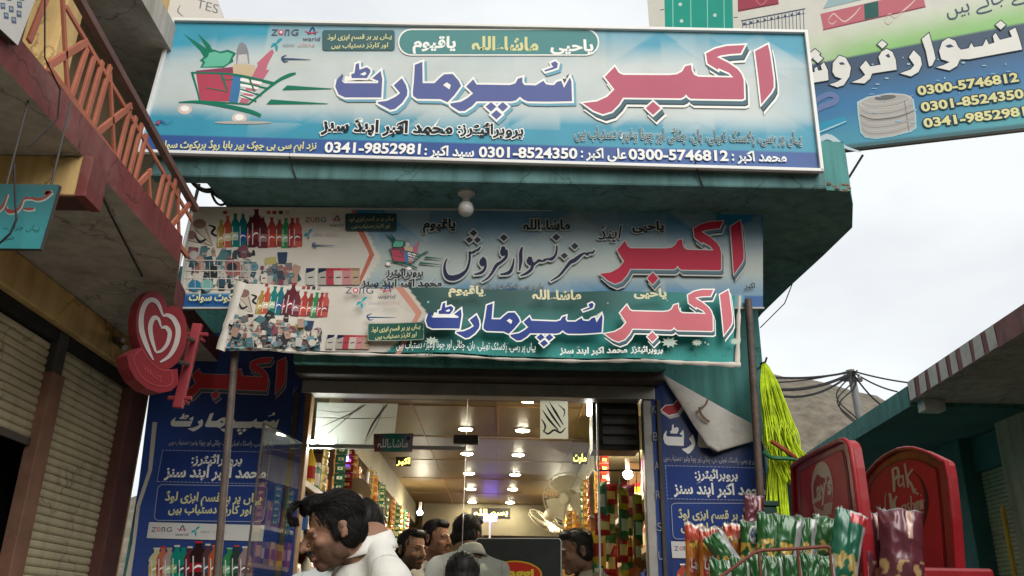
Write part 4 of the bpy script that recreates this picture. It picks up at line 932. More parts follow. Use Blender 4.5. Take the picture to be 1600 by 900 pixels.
SH.stroke(b, [(282, 542, 8), (240, 455, 28), (207, 350, 34), (206, 255, 32), (232, 182, 32), (272, 158, 30), (312, 182, 26), (342, 256, 12)], hcream)
SH.stroke(b, [(342, 262, 12), (372, 256, 24), (412, 282, 32), (440, 350, 34), (426, 440, 32), (385, 515, 24), (325, 556, 10)], hcream)
SH.stroke(b, [(298, 492, 12), (272, 410, 26), (262, 330, 30), (284, 274, 28), (314, 282, 20), (330, 330, 10)], hcream)
SH.stroke(b, [(330, 338, 10), (362, 334, 24), (386, 370, 28), (372, 436, 24), (335, 482, 18), (298, 494, 12)], hcream); b.build('heart_relief', hs)
rib = [(95, 516), (185, 464), (216, 512), (265, 565), (322, 600), (384, 606), (420, 602), (426, 698), (380, 742), (302, 758), (222, 728), (152, 668), (112, 600)]
b = MB(); b.prism(*hprism(rib, .02, .075, hred, hpink)); r_ = b.build('ribbon', hs, bevel=.003)
b = MB(); SR = Sheet(lambda x, y: hp(x, y) + HN * .02, HN, .002)
SR.stroke(b, [(135, 530, 6), (186, 480, 6), (222, 528, 6), (270, 580, 6), (325, 612, 6), (378, 618, 6), (384, 690, 6), (330, 716, 6), (240, 692, 6), (170, 628, 6), (135, 532, 6)], hpink, n=4)
SR.text(b, "WALL'S", 203, 618, 318, 692, 44, hpink, .02, updir=(-.12, -1)); b.build('lettering', r_)
b = MB(); b.tube([onX(180, 533, -1.895), hp(150, 450) - HN * .05], .012, darkst, 6); b.tube([onX(178, 528, -1.895), hp(140, 400) - HN * .05], .008, darkst, 6); b.obox(onX(178, 530, -1.893), V((.008, 0, 0)), V((0, .03, 0)), V((0, 0, .035)), darkst); b.build('wall_bracket', hs)
b = MB(); YB2 = 3.62
def q2(x, y): return onY(x / 4.088 + 170, y / 4.088 + 430, YB2)
ba, bc = q2(569, 312), q2(440, 848); d = (bc - ba).normalized(); b.obox((ba + bc) / 2, d * ((bc - ba).length / 2), d.cross(V((0, 1, 0))) * .021, V((0, .012, 0)), hpink); b.build('upright_bar', hs, bevel=.003)
b = MB(); b.tube([q2(545, 420), hp(495, 380) - HN * .03], .010, darkst, 6); b.tube([q2(510, 570), hp(455, 540) - HN * .03], .010, darkst, 6)
for x, y in ((560, 378), (455, 785)):
    p = q2(x, y); b.tube([p + V((-.05, 0, 0)), p + V((.05, 0, 0))], .009, hpink, 6); b.tube([p, p + V((.0, .1, 0))], .008, hpink, 6)
b.build('bracket', hs)
# long thin pipe between sign and balcony
wp = mat('grimy_white_pipe', (.42, .41, .39), .5, .2, 8, dirt=(.2, .17, .14), dirt_amt=.5)
b = MB(); pa, pb_ = onY(311, 288, 3.62), onY(264, 476, 3.62); b.tube([pa, pb_], .008, wp, 8); tag(b.build('leaning_pipe', loc=pb_, smooth=True), 'thin grimy white pipe leaning along the left end of the dim blue sign', 'pipe')

# ================================================================ big billboard on the roof behind
BN = V((-.24, -.97, 0)).normalized(); BO = onY(1450, 216, 5.0)
def bp(x, y): return onP(x, y, BO, BN)
bb = thing('rooftop_billboard', 'tilted billboard with a rope coil and yellow phone numbers, behind the large sign', 'billboard', bp(1300, 240))
QB = [(1003, -120), (1720, -384), (1720, 186), (1030, 266)]
b = MB(); b.prism([bp(*q) - BN * .002 for q in QB], -BN * .03, _mats['sign_back']); b.build('back_panel', bb)
S = Sheet(bp, BN)
def pb1(u, v):
    if v < .60: return mixc((.50, .50, .46), (.58, .58, .53), facet(u, v, 6, 3, 3))
    if v < .70:
        k = sst(.60, .695, v); return mixc((.50, .54, .44), (.22, .45, .15), k * sst(.25, .5, u) + .0)
    if v > .985: return (.04, .12, .14)
    a = (v - .70) / .285; c = mixc((.035, .065, .115), (.03, .15, .33), sst(.1, .55, a)); c = mixc(c, (.07, .33, .36), sst(.5, 1.0, a) * (.55 + .45 * sst(.5, .95, u)))
    return mixc(c, (.035, .25, .16), sst(.80, 1.0, u) * sst(.3, .8, a) * .7)
b = MB(); S.panel(b, QB, 160, 120, pb1, paint_mat('billboard_print', .4)); b.build('face_panel', bb)
ART = MB(); LET = MB(); gt = ink((.015, .26, .20)); gl_ = ink((.20, .50, .42)); mr = ink((.27, .045, .07)); nv = ink((.05, .075, .13)); pk = ink((.42, .12, .15)); pv = ink((.58, .45, .42))
S.poly(ART, [(1036, -70), (1142, -100), (1146, 60), (1040, 70)], gt)
for x in (1050, 1078, 1104, 1130): S.stroke(ART, [(x, -80, 1.5), (x + 2, 62, 1.5)], gl_)
for x, y in ((1063, 7), (1065, 33), (1117, 24), (1116, -8)): S.poly(ART, ngon(x, y, 2.8), ink((.45, .55, .52)))
for x, y in ((1031, 16), (1146, 28)): S.stroke(ART, [(x, y, 1.2), (x + 7, y - 1, 1.2)], nv)
S.poly(ART, [(1152, -40), (1206, -60), (1217, 7), (1153, 19)], mr); S.stroke(ART, [(1153, 17, 1.5), (1215, 6, 1.5)], ink((.08, .03, .04))); S.stroke(ART, [(1170, -30, 2), (1188, 8, 2), (1212, -20, 2)], pk)
S.stroke(ART, [(1158, 33, 2), (1258, 14, 2)], nv); S.stroke(ART, [(1160, 40, 1.2), (1257, 21, 1.2)], nv)
for i in range(18): x = 1160 + i * 5.6; S.stroke(ART, [(x, 34 - i * 1.06, .9), (x + 1, 62 - i * .9, .9)], nv)
for i in range(9): x = 1163 + i * 10.6; S.poly(ART, ngon(x, 37.5 - i * 2.0, 2.0), nv)
S.poly(ART, [(1282, 22), (1440, -14), (1446, 10), (1287, 46)], pk); S.poly(ART, [(1286, 14), (1440, -22), (1428, -50), (1300, -10)], ink((.26, .38, .40)))
S.poly(ART, [(1350, 7), (1372, 2), (1373, 28), (1351, 32)], ink((.02, .09, .08)))
for x0 in (1290, 1378):
    S.stroke(ART, [(x0 + 4, 32, .8), (x0 + 12, 22, 1.8), (x0 + 20, 28, 1.6), (x0 + 30, 34 if x0 < 1300 else 20, 2.2), (x0 + 44, 24 if x0 < 1300 else 8, 2), (x0 + 54, 12 if x0 < 1300 else -2, 1)], pv); S.stroke(ART, [(x0 + 4, 34, .8), (x0 + 10, 38, 1.4), (x0 + 17, 33, .8)], pv)
S.stroke(ART, [(1286, 47, 1.4), (1446, 11, 1.4)], mr); S.text(LET, ar('لے جاتے ہیں'), 1480, 26, 1604, -4, 22, nv, .0)
# roll of rope, blue rope ends
cl = ink((.34, .33, .31)); cd = ink((.21, .20, .19)); ch = ink((.45, .44, .42))
coil = tr([(390, 605), (396, 690), (412, 800), (440, 830), (510, 838), (620, 822), (740, 790), (770, 770), (768, 690), (752, 588), (700, 556), (600, 548), (450, 574)], 4.2857, 1250, 20)
S.poly(ART, coil, ink((.30, .48, .55)), 2.2); S.poly(ART, coil, cl)
S.poly(ART, ngon(1250 + 572 / 4.2857, 20 + 592 / 4.2857, 42, 10.5, rot=-.1), ch); S.poly(ART, ngon(1250 + 572 / 4.2857, 20 + 592 / 4.2857, 38, 9, rot=-.1), cl); S.poly(ART, ngon(1250 + 570 / 4.2857, 20 + 570 / 4.2857, 17, 4, rot=-.1), ink((.12, .12, .12)))
for i in range(11):
    y = 156 + i * 5.2; S.stroke(ART, [(1343 + i * .5, y, .5), (1362, y + 7, .9), (1400, y + 3, .9), (1427, y - 7, .5)], cd if i % 2 else ch)
S.stroke(ART, [(1344, 180, 1.2), (1365, 187, 1.4), (1402, 183, 1.4), (1429, 173, 1)], ink((.10, .10, .10))); S.stroke(ART, [(1413, 158, 1), (1420, 205, 1)], ink((.14, .14, .13)))
S.stroke(ART, tr([(95, 680), (150, 640), (170, 570)], 4.2857, 1250, 20) and [(1272, 178, 4), (1283, 168, 9), (1303, 160, 10), (1306, 152, 9), (1295, 148, 8), (1278, 156, 8), (1262, 172, 5)], ink((.12, .17, .33)))
S.stroke(ART, [(1262, 208, 14), (1290, 198, 15), (1322, 187, 10)], ink((.03, .24, .38))); S.stroke(ART, [(1265, 213, 1), (1300, 199, 2), (1322, 190, 1)], ink((.40, .52, .56))); S.stroke(ART, [(1268, 232, 3), (1292, 214, 9), (1320, 230, 5), (1345, 238, 2)], ink((.42, .52, .56)))
rr = random.Random(9)
for i in range(40): x = rr.uniform(1360, 1610); S.poly(ART, ngon(x, rr.uniform(95, 200) - (x - 1360) * .1, rr.uniform(.8, 5), rr.uniform(.5, 1.8), 8), ink((.26, .42, .52)))
NW = [tr(p, 4.2857, 1250, 20) for p in [
    [(40, 480), (190, 455), (186, 390), (160, 336), (138, 356), (148, 388), (122, 392), (112, 365), (96, 378), (100, 400), (60, 405), (-40, 360), (-60, 420)], dia(100, 277, 36), dia(58, 300, 34), dia(120, 310, 34),
    [(262, 290), (305, 305), (340, 370), (330, 430), (292, 488), (250, 502), (196, 484), (240, 470), (282, 446), (235, 430), (217, 400), (220, 340)],
    dia(550, 215, 32), [(580, 245), (618, 268), (640, 320), (646, 385), (482, 410), (468, 445), (430, 477), (344, 470), (402, 446), (436, 420), (400, 370), (440, 324), (470, 364), (540, 352), (525, 300), (545, 265)],
    [(760, 255), (805, 300), (815, 350), (792, 400), (742, 430), (668, 410), (740, 384), (765, 355), (728, 302)], [(814, 180), (862, 140), (895, 260), (906, 310), (882, 358), (862, 362), (842, 260)],
    [(990, 172), (1038, 192), (1056, 232), (1076, 252), (1128, 242), (1145, 206), (1162, 235), (1222, 226), (1245, 180), (1262, 216), (1300, 205), (1290, 160), (1308, 140), (1336, 186), (1418, 166), (1400, 125), (1440, 104), (1462, 165), (1486, 250), (1130, 315), (1070, 315), (1050, 360), (1000, 390), (910, 370), (960, 354), (1002, 334), (945, 315), (930, 260), (950, 200)],
    dia(1342, 86, 34)]]
NWH = [tr(p, 4.2857, 1250, 20) for p in [[(258, 340), (285, 334), (302, 350), (272, 354)], [(570, 292), (592, 276), (604, 300), (590, 306)], [(970, 226), (1005, 214), (1030, 232), (990, 240)]]]
S.polys(LET, NW, ink((.02, .03, .05)), 1.4); S.polys(LET, NW, ink((.62, .62, .59))); S.polys(LET, NWH, ink((.035, .06, .11)))
for t_, a, c in (('0300-5746812', (1435.5, 149.5), (1591, 127.8)), ('0301-8524350', (1441, 175), (1599, 153.5)), ('0341-9852981', (1445, 200), (1602, 181))):
    S.text(LET, t_, *a, *c, 13.5, ink((.02, .04, .06)), .05, grow=1.3); S.text(LET, t_, *a, *c, 13.5, ink((.58, .56, .28)), .035)
ART.build('artwork', bb); LET.build('lettering', bb)
b = MB()
for x in (1090, 1320): p = bp(x, 240) - BN * .06; b.tube([V((min(p.x, 1.3), p.y + .05, 3.486)), V((p.x, p.y, p.z + .6))], .02, darkst, 8)
p = bp(1100, 256) - BN * .045; q = bp(1700, 186) - BN * .045; b.tube([p, q], .015, darkst, 6); b.tube([bp(1325, 254) - BN * .05 + V((-.12, .3, -.3)), bp(1350, 236) - BN * .05], .008, darkst, 6); b.build('support_frame', bb)

# ================================================================ small boards on the left
lt = thing('hanging_board', 'small teal board with red Urdu name hanging under the left balcony', 'sign', onY(30, 340, 2.02))
S = Sheet(lambda x, y: onY(x, y, 2.0), (0, -1, 0))
tq = [(-60, 287), (93, 289), (63, 389), (-70, 388)]; q3 = [onY(*q, 2.0) for q in tq]
b = MB(); b.prism([p + V((0, .001, 0)) for p in q3], (0, .012, 0), darkst); b.build('back_panel', lt)
b = MB(); S.panel(b, tq, 30, 14, lambda u, v: mixc((.03, .10, .11), (.04, .22, .24), sst(.0, .8, v) * (.7 + .3 * facet(u, v, 4, 3, 1))), paint_mat('board_print', .5)); b.build('face_panel', lt)
b = MB(); k1 = ink((.22, .25, .22)); k2 = ink((.17, .035, .028))
def LT(*a): return [(x / 6.427, y / 6.427 + 260, w_ / 6.427) for x, y, w_ in a]
st = [LT((515, 250, 20), (460, 268, 40), (520, 262, 16)), LT((525, 265, 12), (450, 318, 22), (380, 335, 26), (330, 322, 24), (300, 325, 14), (270, 320, 24), (235, 340, 14), (215, 390, 18), (170, 445, 26), (110, 455, 40), (70, 440, 30), (62, 400, 10)), LT((240, 425, 14), (285, 430, 26), (345, 428, 16)), LT((-10, 440, 30), (30, 400, 24), (60, 330, 16), (80, 280, 10)), LT((-60, 300, 20), (-20, 420, 26), (0, 440, 14))]
for s_ in st: S.stroke(b, s_, k1, 1.0, shift=(1, 1.5))
for s_ in st: S.stroke(b, s_, k2)
S.text(b, ar('یہاں جراب، بنیان'), -25, 357, 62, 361, 9, ink((.02, .07, .08)), .0); S.text(b, ar('حسین'), 5, 375, 22, 375, 7, ink((.02, .07, .08)), .0); b.build('lettering', lt)
b = MB(); cab = mat('black_cable', (.015, .015, .016), .6, .2, 20)
for x in (10, 80): p = onY(x, 289, 2.006); b.tube([p, V((p.x, p.y, 2.706))], .003, darkst, 6)
b.build('hanger', lt)
wb = thing('phone_board', 'white board with small phone pictures at the top left corner', 'sign', onX(20, 30, -1.28))
S = Sheet(lambda x, y: onX(x, y, -1.28), (1, 0, 0)); wq = [(-60, -80), (84, -80), (27, 71), (-60, -10)]
b = MB(); b.prism([onX(*q, -1.28) + V((-.001, 0, 0)) for q in wq], (-.015, 0, 0), darkst); b.build('back_panel', wb)
b = MB(); S.poly(b, wq, ink((.55, .54, .50))); 
for x, y in ((3, 10), (16, 15), (29, 8), (8, 25), (20, 32), (28, 22), (32, -4), (12, -4)): S.poly(b, [(x - 3.5, y - 6), (x + 4, y - 5), (x + 4.5, y + 5), (x - 3, y + 4)], ink((.10, .13, .19))); S.poly(b, [(x - 2, y - 4), (x + 2.5, y - 3), (x + 3, y + 1), (x - 1.5, y)], ink((.30, .36, .42)))
b.build('face_panel', wb)
w2 = thing('upper_board', 'white notice board high up behind the top left corner of the large sign', 'sign', onY(300, 30, 3.9))
S = Sheet(lambda x, y: onY(x, y, 3.9), (0, -1, 0)); wq = [(252, -30), (328, -30), (362, 60), (268, 60)]
b = MB(); b.prism([onY(*q, 3.9) + V((0, .001, 0)) for q in wq], (0, .02, 0), darkst); b.build('back_panel', w2)
b = MB(); S.poly(b, wq, ink((.56, .56, .54))); S.text(b, 'TES', 306, 12, 340, 22, 14, ink((.16, .17, .2)), .0); S.stroke(b, [(282, 8, 1), (278, 18, 2), (286, 26, 1.2)], ink((.16, .17, .2))); S.stroke(b, [(330, 30, 1), (344, 40, 2), (350, 34, 1)], ink((.16, .17, .2))); b.build('face_panel', w2)

# ================================================================ lamp holder under the canopy
lp = V((onY(729, 300, 3.56).x, 3.56, 3.27)); por = mat('grey_porcelain', (.42, .43, .42), .35, .1, 9)
lh = thing('lamp_holder', 'unlit white bulb in a porcelain holder under the canopy', 'lamp', lp)
b = MB(); b.lathe([(.040, 0), (.040, -.010), (.026, -.018), (.017, -.032), (.017, -.045), (.021, -.05)], lp, por, 18); b.build('holder', lh, smooth=True)
b = MB(); b.lathe([(.014, -.05), (.026, -.055), (.034, -.07), (.037, -.088), (.031, -.106), (.017, -.117), (.0, -.12)], lp, mat('opal_glass', (.44, .44, .42), .3, .05, 9), 18); b.build('bulb', lh, smooth=True)

# ================================================================ poles and cables
def cable(lab, pts, r=.006, sagv=0.0, nm='cable', seg=12, grp=None):
    P = []
    for a, c in zip(pts, pts[1:]):
        for i in range(seg): t_ = i / seg; p = V(a).lerp(V(c), t_); p.z -= sagv * 4 * t_ * (1 - t_); P.append(p)
    P.append(V(pts[-1])); b_ = MB(); b_.tube(P, r, cab, 6); return tag(b_.build(nm, loc=P[0]), lab, 'cable', grp)
UY = 14.0; ut, ub = onY(1329, 578, UY), onY(1347, 672, UY); d = ub - ut; ub = ut + d * (ut.z / (ut.z - ub.z))
up_ = thing('utility_pole', 'leaning grey utility pole with tangled wires behind the teal roof', 'pole', ub)
b = MB(); b.tube([ub, ut], [.09, .06], mat('grey_steel_pole', (.16, .16, .155), .6, .2, 4), 10); b.build('pole', up_, smooth=True)
b = MB(); b.obox(ut.lerp(ub, .03), V((.16, 0, 0)), V((0, .03, 0)), V((0, 0, .03)), darkst)
for k in (-.12, 0, .12): b.lathe([(.02, 0), (.03, .03), (.015, .06)], ut.lerp(ub, .03) + V((k, 0, .03)), por, 8)
b.build('crossarm', up_)
rr = random.Random(2); b = MB()
for k in range(3):
    P = [ut + V((rr.uniform(-.1, .1), -.05, -.02))]
    for i in range(1, 9): P.append(V((ut.x + (-.16 + .20 * sin(i * .8 + k)) * (.5 + .4 * sin(pi * i / 8)), UY - .08, ut.z - i * .115 * (1 + .1 * k))))
    b.tube([V(q) for q in crom([tuple(p) for p in P], 3)], .012, cab, 5)
b.build('wire_tangle', up_)
ends = [((1190, 588), (1329, 581), .06, .018), ((1190, 606), (1329, 584), .12, .026), ((1192, 612), (1327, 586), .2, .02), ((1190, 598), (1326, 580), .05, .012)]
for i, (a, c, sg, r_) in enumerate(ends): cable('black cable sagging from the utility pole towards the shop', [onY(*a, 13.0), onY(*c, UY - .1)], r_, sg, 'overhead_cable', grp='cables between the pole and the shop')
for a, c, sg in (((1331, 580), (1402, 612), .05), ((1333, 584), (1420, 640), .25), ((1333, 580), (1420, 598), .02)): cable('black cable running from the utility pole over the teal roof', [onY(*a, UY - .1), onY(*c, 14.5)], .014, sg, 'overhead_cable', grp='cables over the teal roof')
cable('thin wire hanging diagonally from the canopy edge past the sky', [V((1.60, 4.60, 3.27)), onY(1226, 474, 4.6), onY(1188, 512, 4.55)], .003)
cable('short wire loop at the canopy corner on the left', [onY(290, 270, 3.5), onY(330, 300, 3.6), onY(352, 318, 3.7)], .006, .03)
cable('black cable drooping across the sky gap left of the canopy', [onY(302, 284, 3.9), onY(330, 296, 3.9), onY(360, 310, 3.9)], .010, .02)
cable('black cable hanging in front of the left balcony edge', [onX(70, -10, -1.26), onX(70, 90, -1.26), onX(94, 140, -1.26), onX(90, 185, -1.26), onX(45, 228, -1.29)], .0022, .0, seg=6)
cable('black twisted cable in front of the small teal board', [onY(22, 255, 1.95), onY(24, 318, 1.95), onY(26, 342, 1.95), onY(16, 365, 1.95), onY(-6, 385, 1.95)], .0028, .0, seg=6)
cable('thin wire running along the grey balcony soffit', [onZ(150, 285, 2.70), onZ(170, 330, 2.70), onZ(222, 432, 2.70)], .003)
for x in (452, 1087):
    p, q = onY(x, 244 if x < 800 else 258, 3.385), onY(x + 5, 262 if x < 800 else 276, 3.42); cable('short tie wire hooked under the frame of the large sign', [p + V((0, 0, .02)), p, q, q + V((.02, .01, -.05))], .003, nm='tie_wire', seg=3, grp='tie wires under the large sign')

# ================================================================ yellow rope bundle
ym = mat('fluorescent_yellow_rope', (.52, .70, .02), .7, .45, 14, dirt=(.30, .38, .03), dirt_amt=.5)
rbn = thing('rope_bundle', 'bright yellow green bundle of nylon rope hanging on the right corner of the shop', 'rope', onY(1200, 570, 4.36))
rr = random.Random(12); b = MB()
for k in range(230):
    s = rr.random(); t_ = rr.random(); yy = 4.38 - .14 * rr.random()
    top = (1190 + 12 * s, 566 + 14 * abs(s - .4)); e = rr.uniform(0, 1)
    P = [onY(top[0], top[1], 4.37 + .02 * s), onY(1190 + 27 * s + rr.uniform(-4, 4), 608, yy), onY(1193 + 40 * s + rr.uniform(-6, 6), 655, yy), onY(1197 + 48 * s + rr.uniform(-6, 6), 690, yy - .02)]
    if rr.random() < .6: P.append(onY(1203 + 58 * s + rr.uniform(-6, 6), 716 + 20 * rr.random() * e, yy - .02)); 
    if rr.random() < .25: P += [onY(1215 + 32 * s, 738 + 20 * e, yy - .03), onY(1208 + 20 * s, 722, yy - .05)]
    b.tube([V(q) for q in crom([tuple(p) for p in P], 4)], rr.choice((.0024, .003, .0034)), ym, 5)
b.build('upper_strands', rbn, smooth=True); b = MB()
for k in range(150):
    s = rr.random(); yy = 4.36 - .12 * rr.random()
    P = [onY(1204 + 22 * s, 716, yy), onY(1200 + 26 * s + rr.uniform(-3, 3), 755, yy), onY(1199 + 32 * s + rr.uniform(-3, 3), 800, yy), onY(1202 + 36 * s + rr.uniform(-3, 3), 850 + 20 * rr.random(), yy)]
    b.tube([V(q) for q in crom([tuple(p) for p in P], 4)], rr.choice((.0024, .003, .0034)), ym, 5)
b.build('lower_strands', rbn, smooth=True)
b = MB(); P = [onY(1194, 707, 4.22), onY(1206, 715, 4.16), onY(1225, 716, 4.16), onY(1248, 718, 4.22)]; b.tube([V(q) for q in crom([tuple(p) for p in P], 4)], .010, mat('green_tie', (.03, .16, .07), .6, .2, 20), 6)
P = [onY(1206, 690, 4.2), onY(1222, 700, 4.15), onY(1243, 715, 4.2)]; b.tube([V(q) for q in crom([tuple(p) for p in P], 4)], .011, mat('reddish_tie', (.30, .07, .03), .6, .2, 20), 6); b.build('tie', rbn, smooth=True)
b = MB(); p = onY(1196, 567, 4.37); b.tube([V((1.361, 4.55, p.z + .01)), V((p.x, 4.45, p.z + .02)), V((p.x, p.y, p.z + .005)), V((p.x, p.y - .03, p.z + .02))], .005, darkst, 6); b.build('hook', rbn)
# ================================================================ inside the shop
lampm = bpy.data.materials.new('lit_lamp'); lampm.use_nodes = True; _b = lampm.node_tree.nodes['Principled BSDF']; _b.inputs['Base Color'].default_value = (.8, .8, .8, 1)
_b.inputs['Emission Color'].default_value = (1, .90, .66, 1); _b.inputs['Emission Strength'].default_value = 240
def glow(name, c, e):
    m = bpy.data.materials.new(name); m.use_nodes = True; q = m.node_tree.nodes['Principled BSDF']; q.inputs['Base Color'].default_value = (.2, .2, .2, 1)
    q.inputs['Emission Color'].default_value = c + (1,); q.inputs['Emission Strength'].default_value = e; return m
violet = glow('violet_led', (.20, .10, 1.0), 16); tubem = glow('lit_tube', (.95, 1, .95), 60); yelled = glow('yellow_led_text', (1, .85, .1), 3.0)
chrome = mat('lamp_ring', (.6, .58, .5), .3, .1, 9, metal=.7)
first = None
for (x, y) in [(825, 625), (816.7, 671.8), (809.6, 710), (805, 740.8), (801, 764), (797, 784.6), (727.8, 669.6), (729.6, 708), (733, 739), (736, 763.5), (738, 783.5)]:
    p = onZ(x, y, 2.718)
    if first is None:
        first = thing('ceiling_spotlight', 'round lit spotlight set into the brown shop ceiling', 'ceiling light', p, 'spotlights in two rows along the shop ceiling')
        b = MB(); b.lathe([(.056, 0), (.056, -.004), (.046, -.007), (.045, 0)], p, chrome, 20); b.build('ring', first)
        b = MB(); b.lathe([(.044, -.001), (.043, -.006), (.034, -.0105), (.018, -.013), (.001, -.0135)], p, lampm, 20); b.build('lens', first)
    else: o = copy_tree(first); o.location = p
def bulb(nm, lab, px, py, Y, m, r=.03, tube=None):
    p = onY(px, py, Y); t = thing(nm, lab, 'lamp', p); b = MB()
    if tube: b.tube([p - V(tube) / 2, p + V(tube) / 2], r, m, 8)
    else: b.ell(p, (r, r, r), m, 12, 8)
    b.build('bulb', t, smooth=True); b = MB()
    if tube: b.obox(p + V((0, .03, .02)), V(tube) * .55, V((0, .012, 0)), V((0, 0, .014)), whitep)
    else: b.tube([p + V((0, .0, r * .7)), p + V((0, .02, .10))], .014, whitep, 8)
    b.build('socket', t); return t
bulb('tube_lamp', 'short bright white tube lamp inside the entrance, at its top left', 500, 696, 4.66, tubem, .016, (.14, 0, 0))
bulb('tube_lamp', 'upright white tube lamp in the upper right corner of the entrance', 921, 638, 4.72, tubem, .012, (0, 0, .08))
bulb('led_lamp', 'violet lamp over the upper left shelves', 541, 717, 5.6, violet, .016); bulb('led_lamp', 'violet lamp beside the white panel above the dark-haired man', 572, 761, 5.8, violet, .022)
bulb('led_lamp', 'violet lamp on a thin stand at the back of the shop', 766, 809, 9.6, violet, .035, (.14, 0, 0))
bulb('hanging_bulb', 'white bulb on the left at the back of the shop', 656, 801, 8.6, lampm, .026); bulb('hanging_bulb', 'white bulb at the back beside the fans', 873, 806, 9.0, lampm, .024)
bulb('hanging_bulb', 'white bulb over the goods on the right of the entrance', 981, 741, 5.6, lampm, .03)
b = MB(); p = onY(766, 812, 9.6); b.tube([(p.x, p.y + .02, .12), (p.x, p.y + .02, p.z)], .012, whitep, 6); tag(b.build('lamp_stand', loc=(p.x, p.y, .12)), 'thin white stand under the violet lamp at the back', 'stand')
# shelving
shelfm = mat('shelf_board', (.34, .24, .13), .5, .2, 6); upm = wood
def shelving(lab, x0, x1, y0, y1, zs, ups, front):
    t = thing('shelving_unit', lab, 'shelf', ((x0 + x1) / 2, (y0 + y1) / 2, .12))
    for z in zs:
        b = MB(); b.box(x0, x1, y0, y1, z - .022, z, shelfm)
        fxx = x1 if front > 0 else x0; b.box(min(fxx, fxx + front * .006), max(fxx, fxx + front * .006), y0, y1, z - .028, z + .006, whitep if z > 2 else shelfm); b.build('shelf_board', t)
    for y in ups: b = MB(); b.box(x0 + .002, x1 - .002 if front > 0 else x1 - .002, y, y + .022, .12, 2.495, upm); b.build('upright', t)
    return t
LZ = [.5, .85, 1.2, 1.55, 1.87, 2.18]
shelving('tall wooden shelves of packaged goods along the left inner wall', -1.565, -1.17, 4.95, 10.0, LZ, [4.95, 5.9, 6.85, 7.8, 8.75, 9.7], 1)
shelving('tall wooden shelves of packaged goods along the right inner wall', .82, 1.215, 5.1, 10.0, LZ, [5.1, 6.05, 7.0, 7.95, 8.9, 9.85], -1)
shelving('low rear shelves holding cans at the back of the shop', -.6, .5, 10.06, 10.41, [.6, 1.0, 1.4, 1.75, 2.05], [-9], -1) if False else None
t = thing('shelving_unit', 'rear shelves holding cans at the back of the shop', 'shelf', (-.1, 10.2, .12))
for z in (.6, 1.0, 1.4, 1.85, 2.16): b = MB(); b.box(-.9, .7, 10.05, 10.4, z - .022, z, shelfm); b.build('shelf_board', t)
for x in (-.9, .68): b = MB(); b.box(x, x + .02, 10.05, 10.41, .12, 2.37, upm); b.build('upright', t)
# goods: a mesh per kind and colour, each single good an object
def m_box(w_, d, h, c1, c2):
    b = MB(); b.box(-w_ / 2, w_ / 2, -d / 2, d / 2, 0, h, ink(c1)); b.box(-w_ * .4, w_ * .4, -d / 2 - .0012, -d / 2 - .0002, h * .3, h * .72, ink(c2)); b.box(-w_ / 2 - .0012, -w_ / 2 - .0002, -d * .38, d * .38, h * .3, h * .72, ink(c2)); b.box(w_ / 2 + .0002, w_ / 2 + .0012, -d * .38, d * .38, h * .3, h * .72, ink(c2)); return b
def m_bottle(r, h, c1, c2, c3):
    b = MB(); b.lathe([(r * .9, 0), (r, .01), (r, h * .6), (r * .85, h * .68), (r * .35, h * .84), (r * .33, h * .92)], (0, 0, 0), ink(c1, .2), 12); b.lathe([(r * 1.01, h * .2), (r * 1.01, h * .5)], (0, 0, 0), ink(c2), 12); b.lathe([(r * .4, h * .91), (r * .4, h)], (0, 0, 0), ink(c3), 10); return b
def m_jar(r, h, c1, c2):
    b = MB(); b.lathe([(r * .93, 0), (r, .008), (r, h * .8), (r * .9, h * .86)], (0, 0, 0), ink(c1, .25), 14); b.lathe([(r * .95, h * .85), (r * .95, h), (r * .9, h)], (0, 0, 0), ink(c2), 14); b.lathe([(r * 1.01, h * .22), (r * 1.01, h * .62)], (0, 0, 0), ink('c8bfa6'), 14); return b
def m_packet(w_, h, c1, c2):
    b = MB(); n = 8; vs = []; fs = []
    for sd_ in (-1, 1):
        for j in range(n + 1):
            for i in range(n + 1):
                u, v = i / n * 2 - 1, j / n * 2 - 1; vs.append((u * w_ / 2 * (1 - .05 * (1 - v * v)), sd_ * .022 * (1 - abs(u) ** 2.4) * (1 - abs(v) ** 3) , (v + 1) / 2 * h))
    for sd_ in (0, 1):
        k = sd_ * (n + 1) ** 2
        for j in range(n):
            for i in range(n): a = k + j * (n + 1) + i; q = (a, a + 1, a + n + 2, a + n + 1); fs.append(q if sd_ == 0 else q[::-1])
    b.raw(vs, [f for q, f in enumerate(fs) if not (2 <= (q % (n * n)) // n <= 4 and 1 <= q % n <= 6)], ink(c1, .25)); b.raw(vs, [f for q, f in enumerate(fs) if 2 <= (q % (n * n)) // n <= 4 and 1 <= q % n <= 6], ink(c2, .25)); return b
GOODS = []
for c1, c2, nm in [('a8261e', 'd8c070', 'red'), ('c9a32a', 'a02820', 'yellow'), ('2a6a3a', 'c8c8a0', 'green'), ('c8c0b0', '2a4a80', 'white'), ('b0602a', 'e0d0a0', 'orange'), ('273a78', 'd0d0d0', 'blue'), ('8a2a5a', 'd8b0c0', 'pink'), ('6a4020', 'd0a060', 'brown')]:
    for kind, mk, wd in (('box', m_box(.10, .08, .19, c1, c2), .115), ('bottle', m_bottle(.036, .23, c1, c2, c2), .085), ('jar', m_jar(.045, .14, c1, c2), .105), ('packet', m_packet(.13, .19, c1, c2), .15)):
        GOODS.append([kind, nm, mk, wd, None])
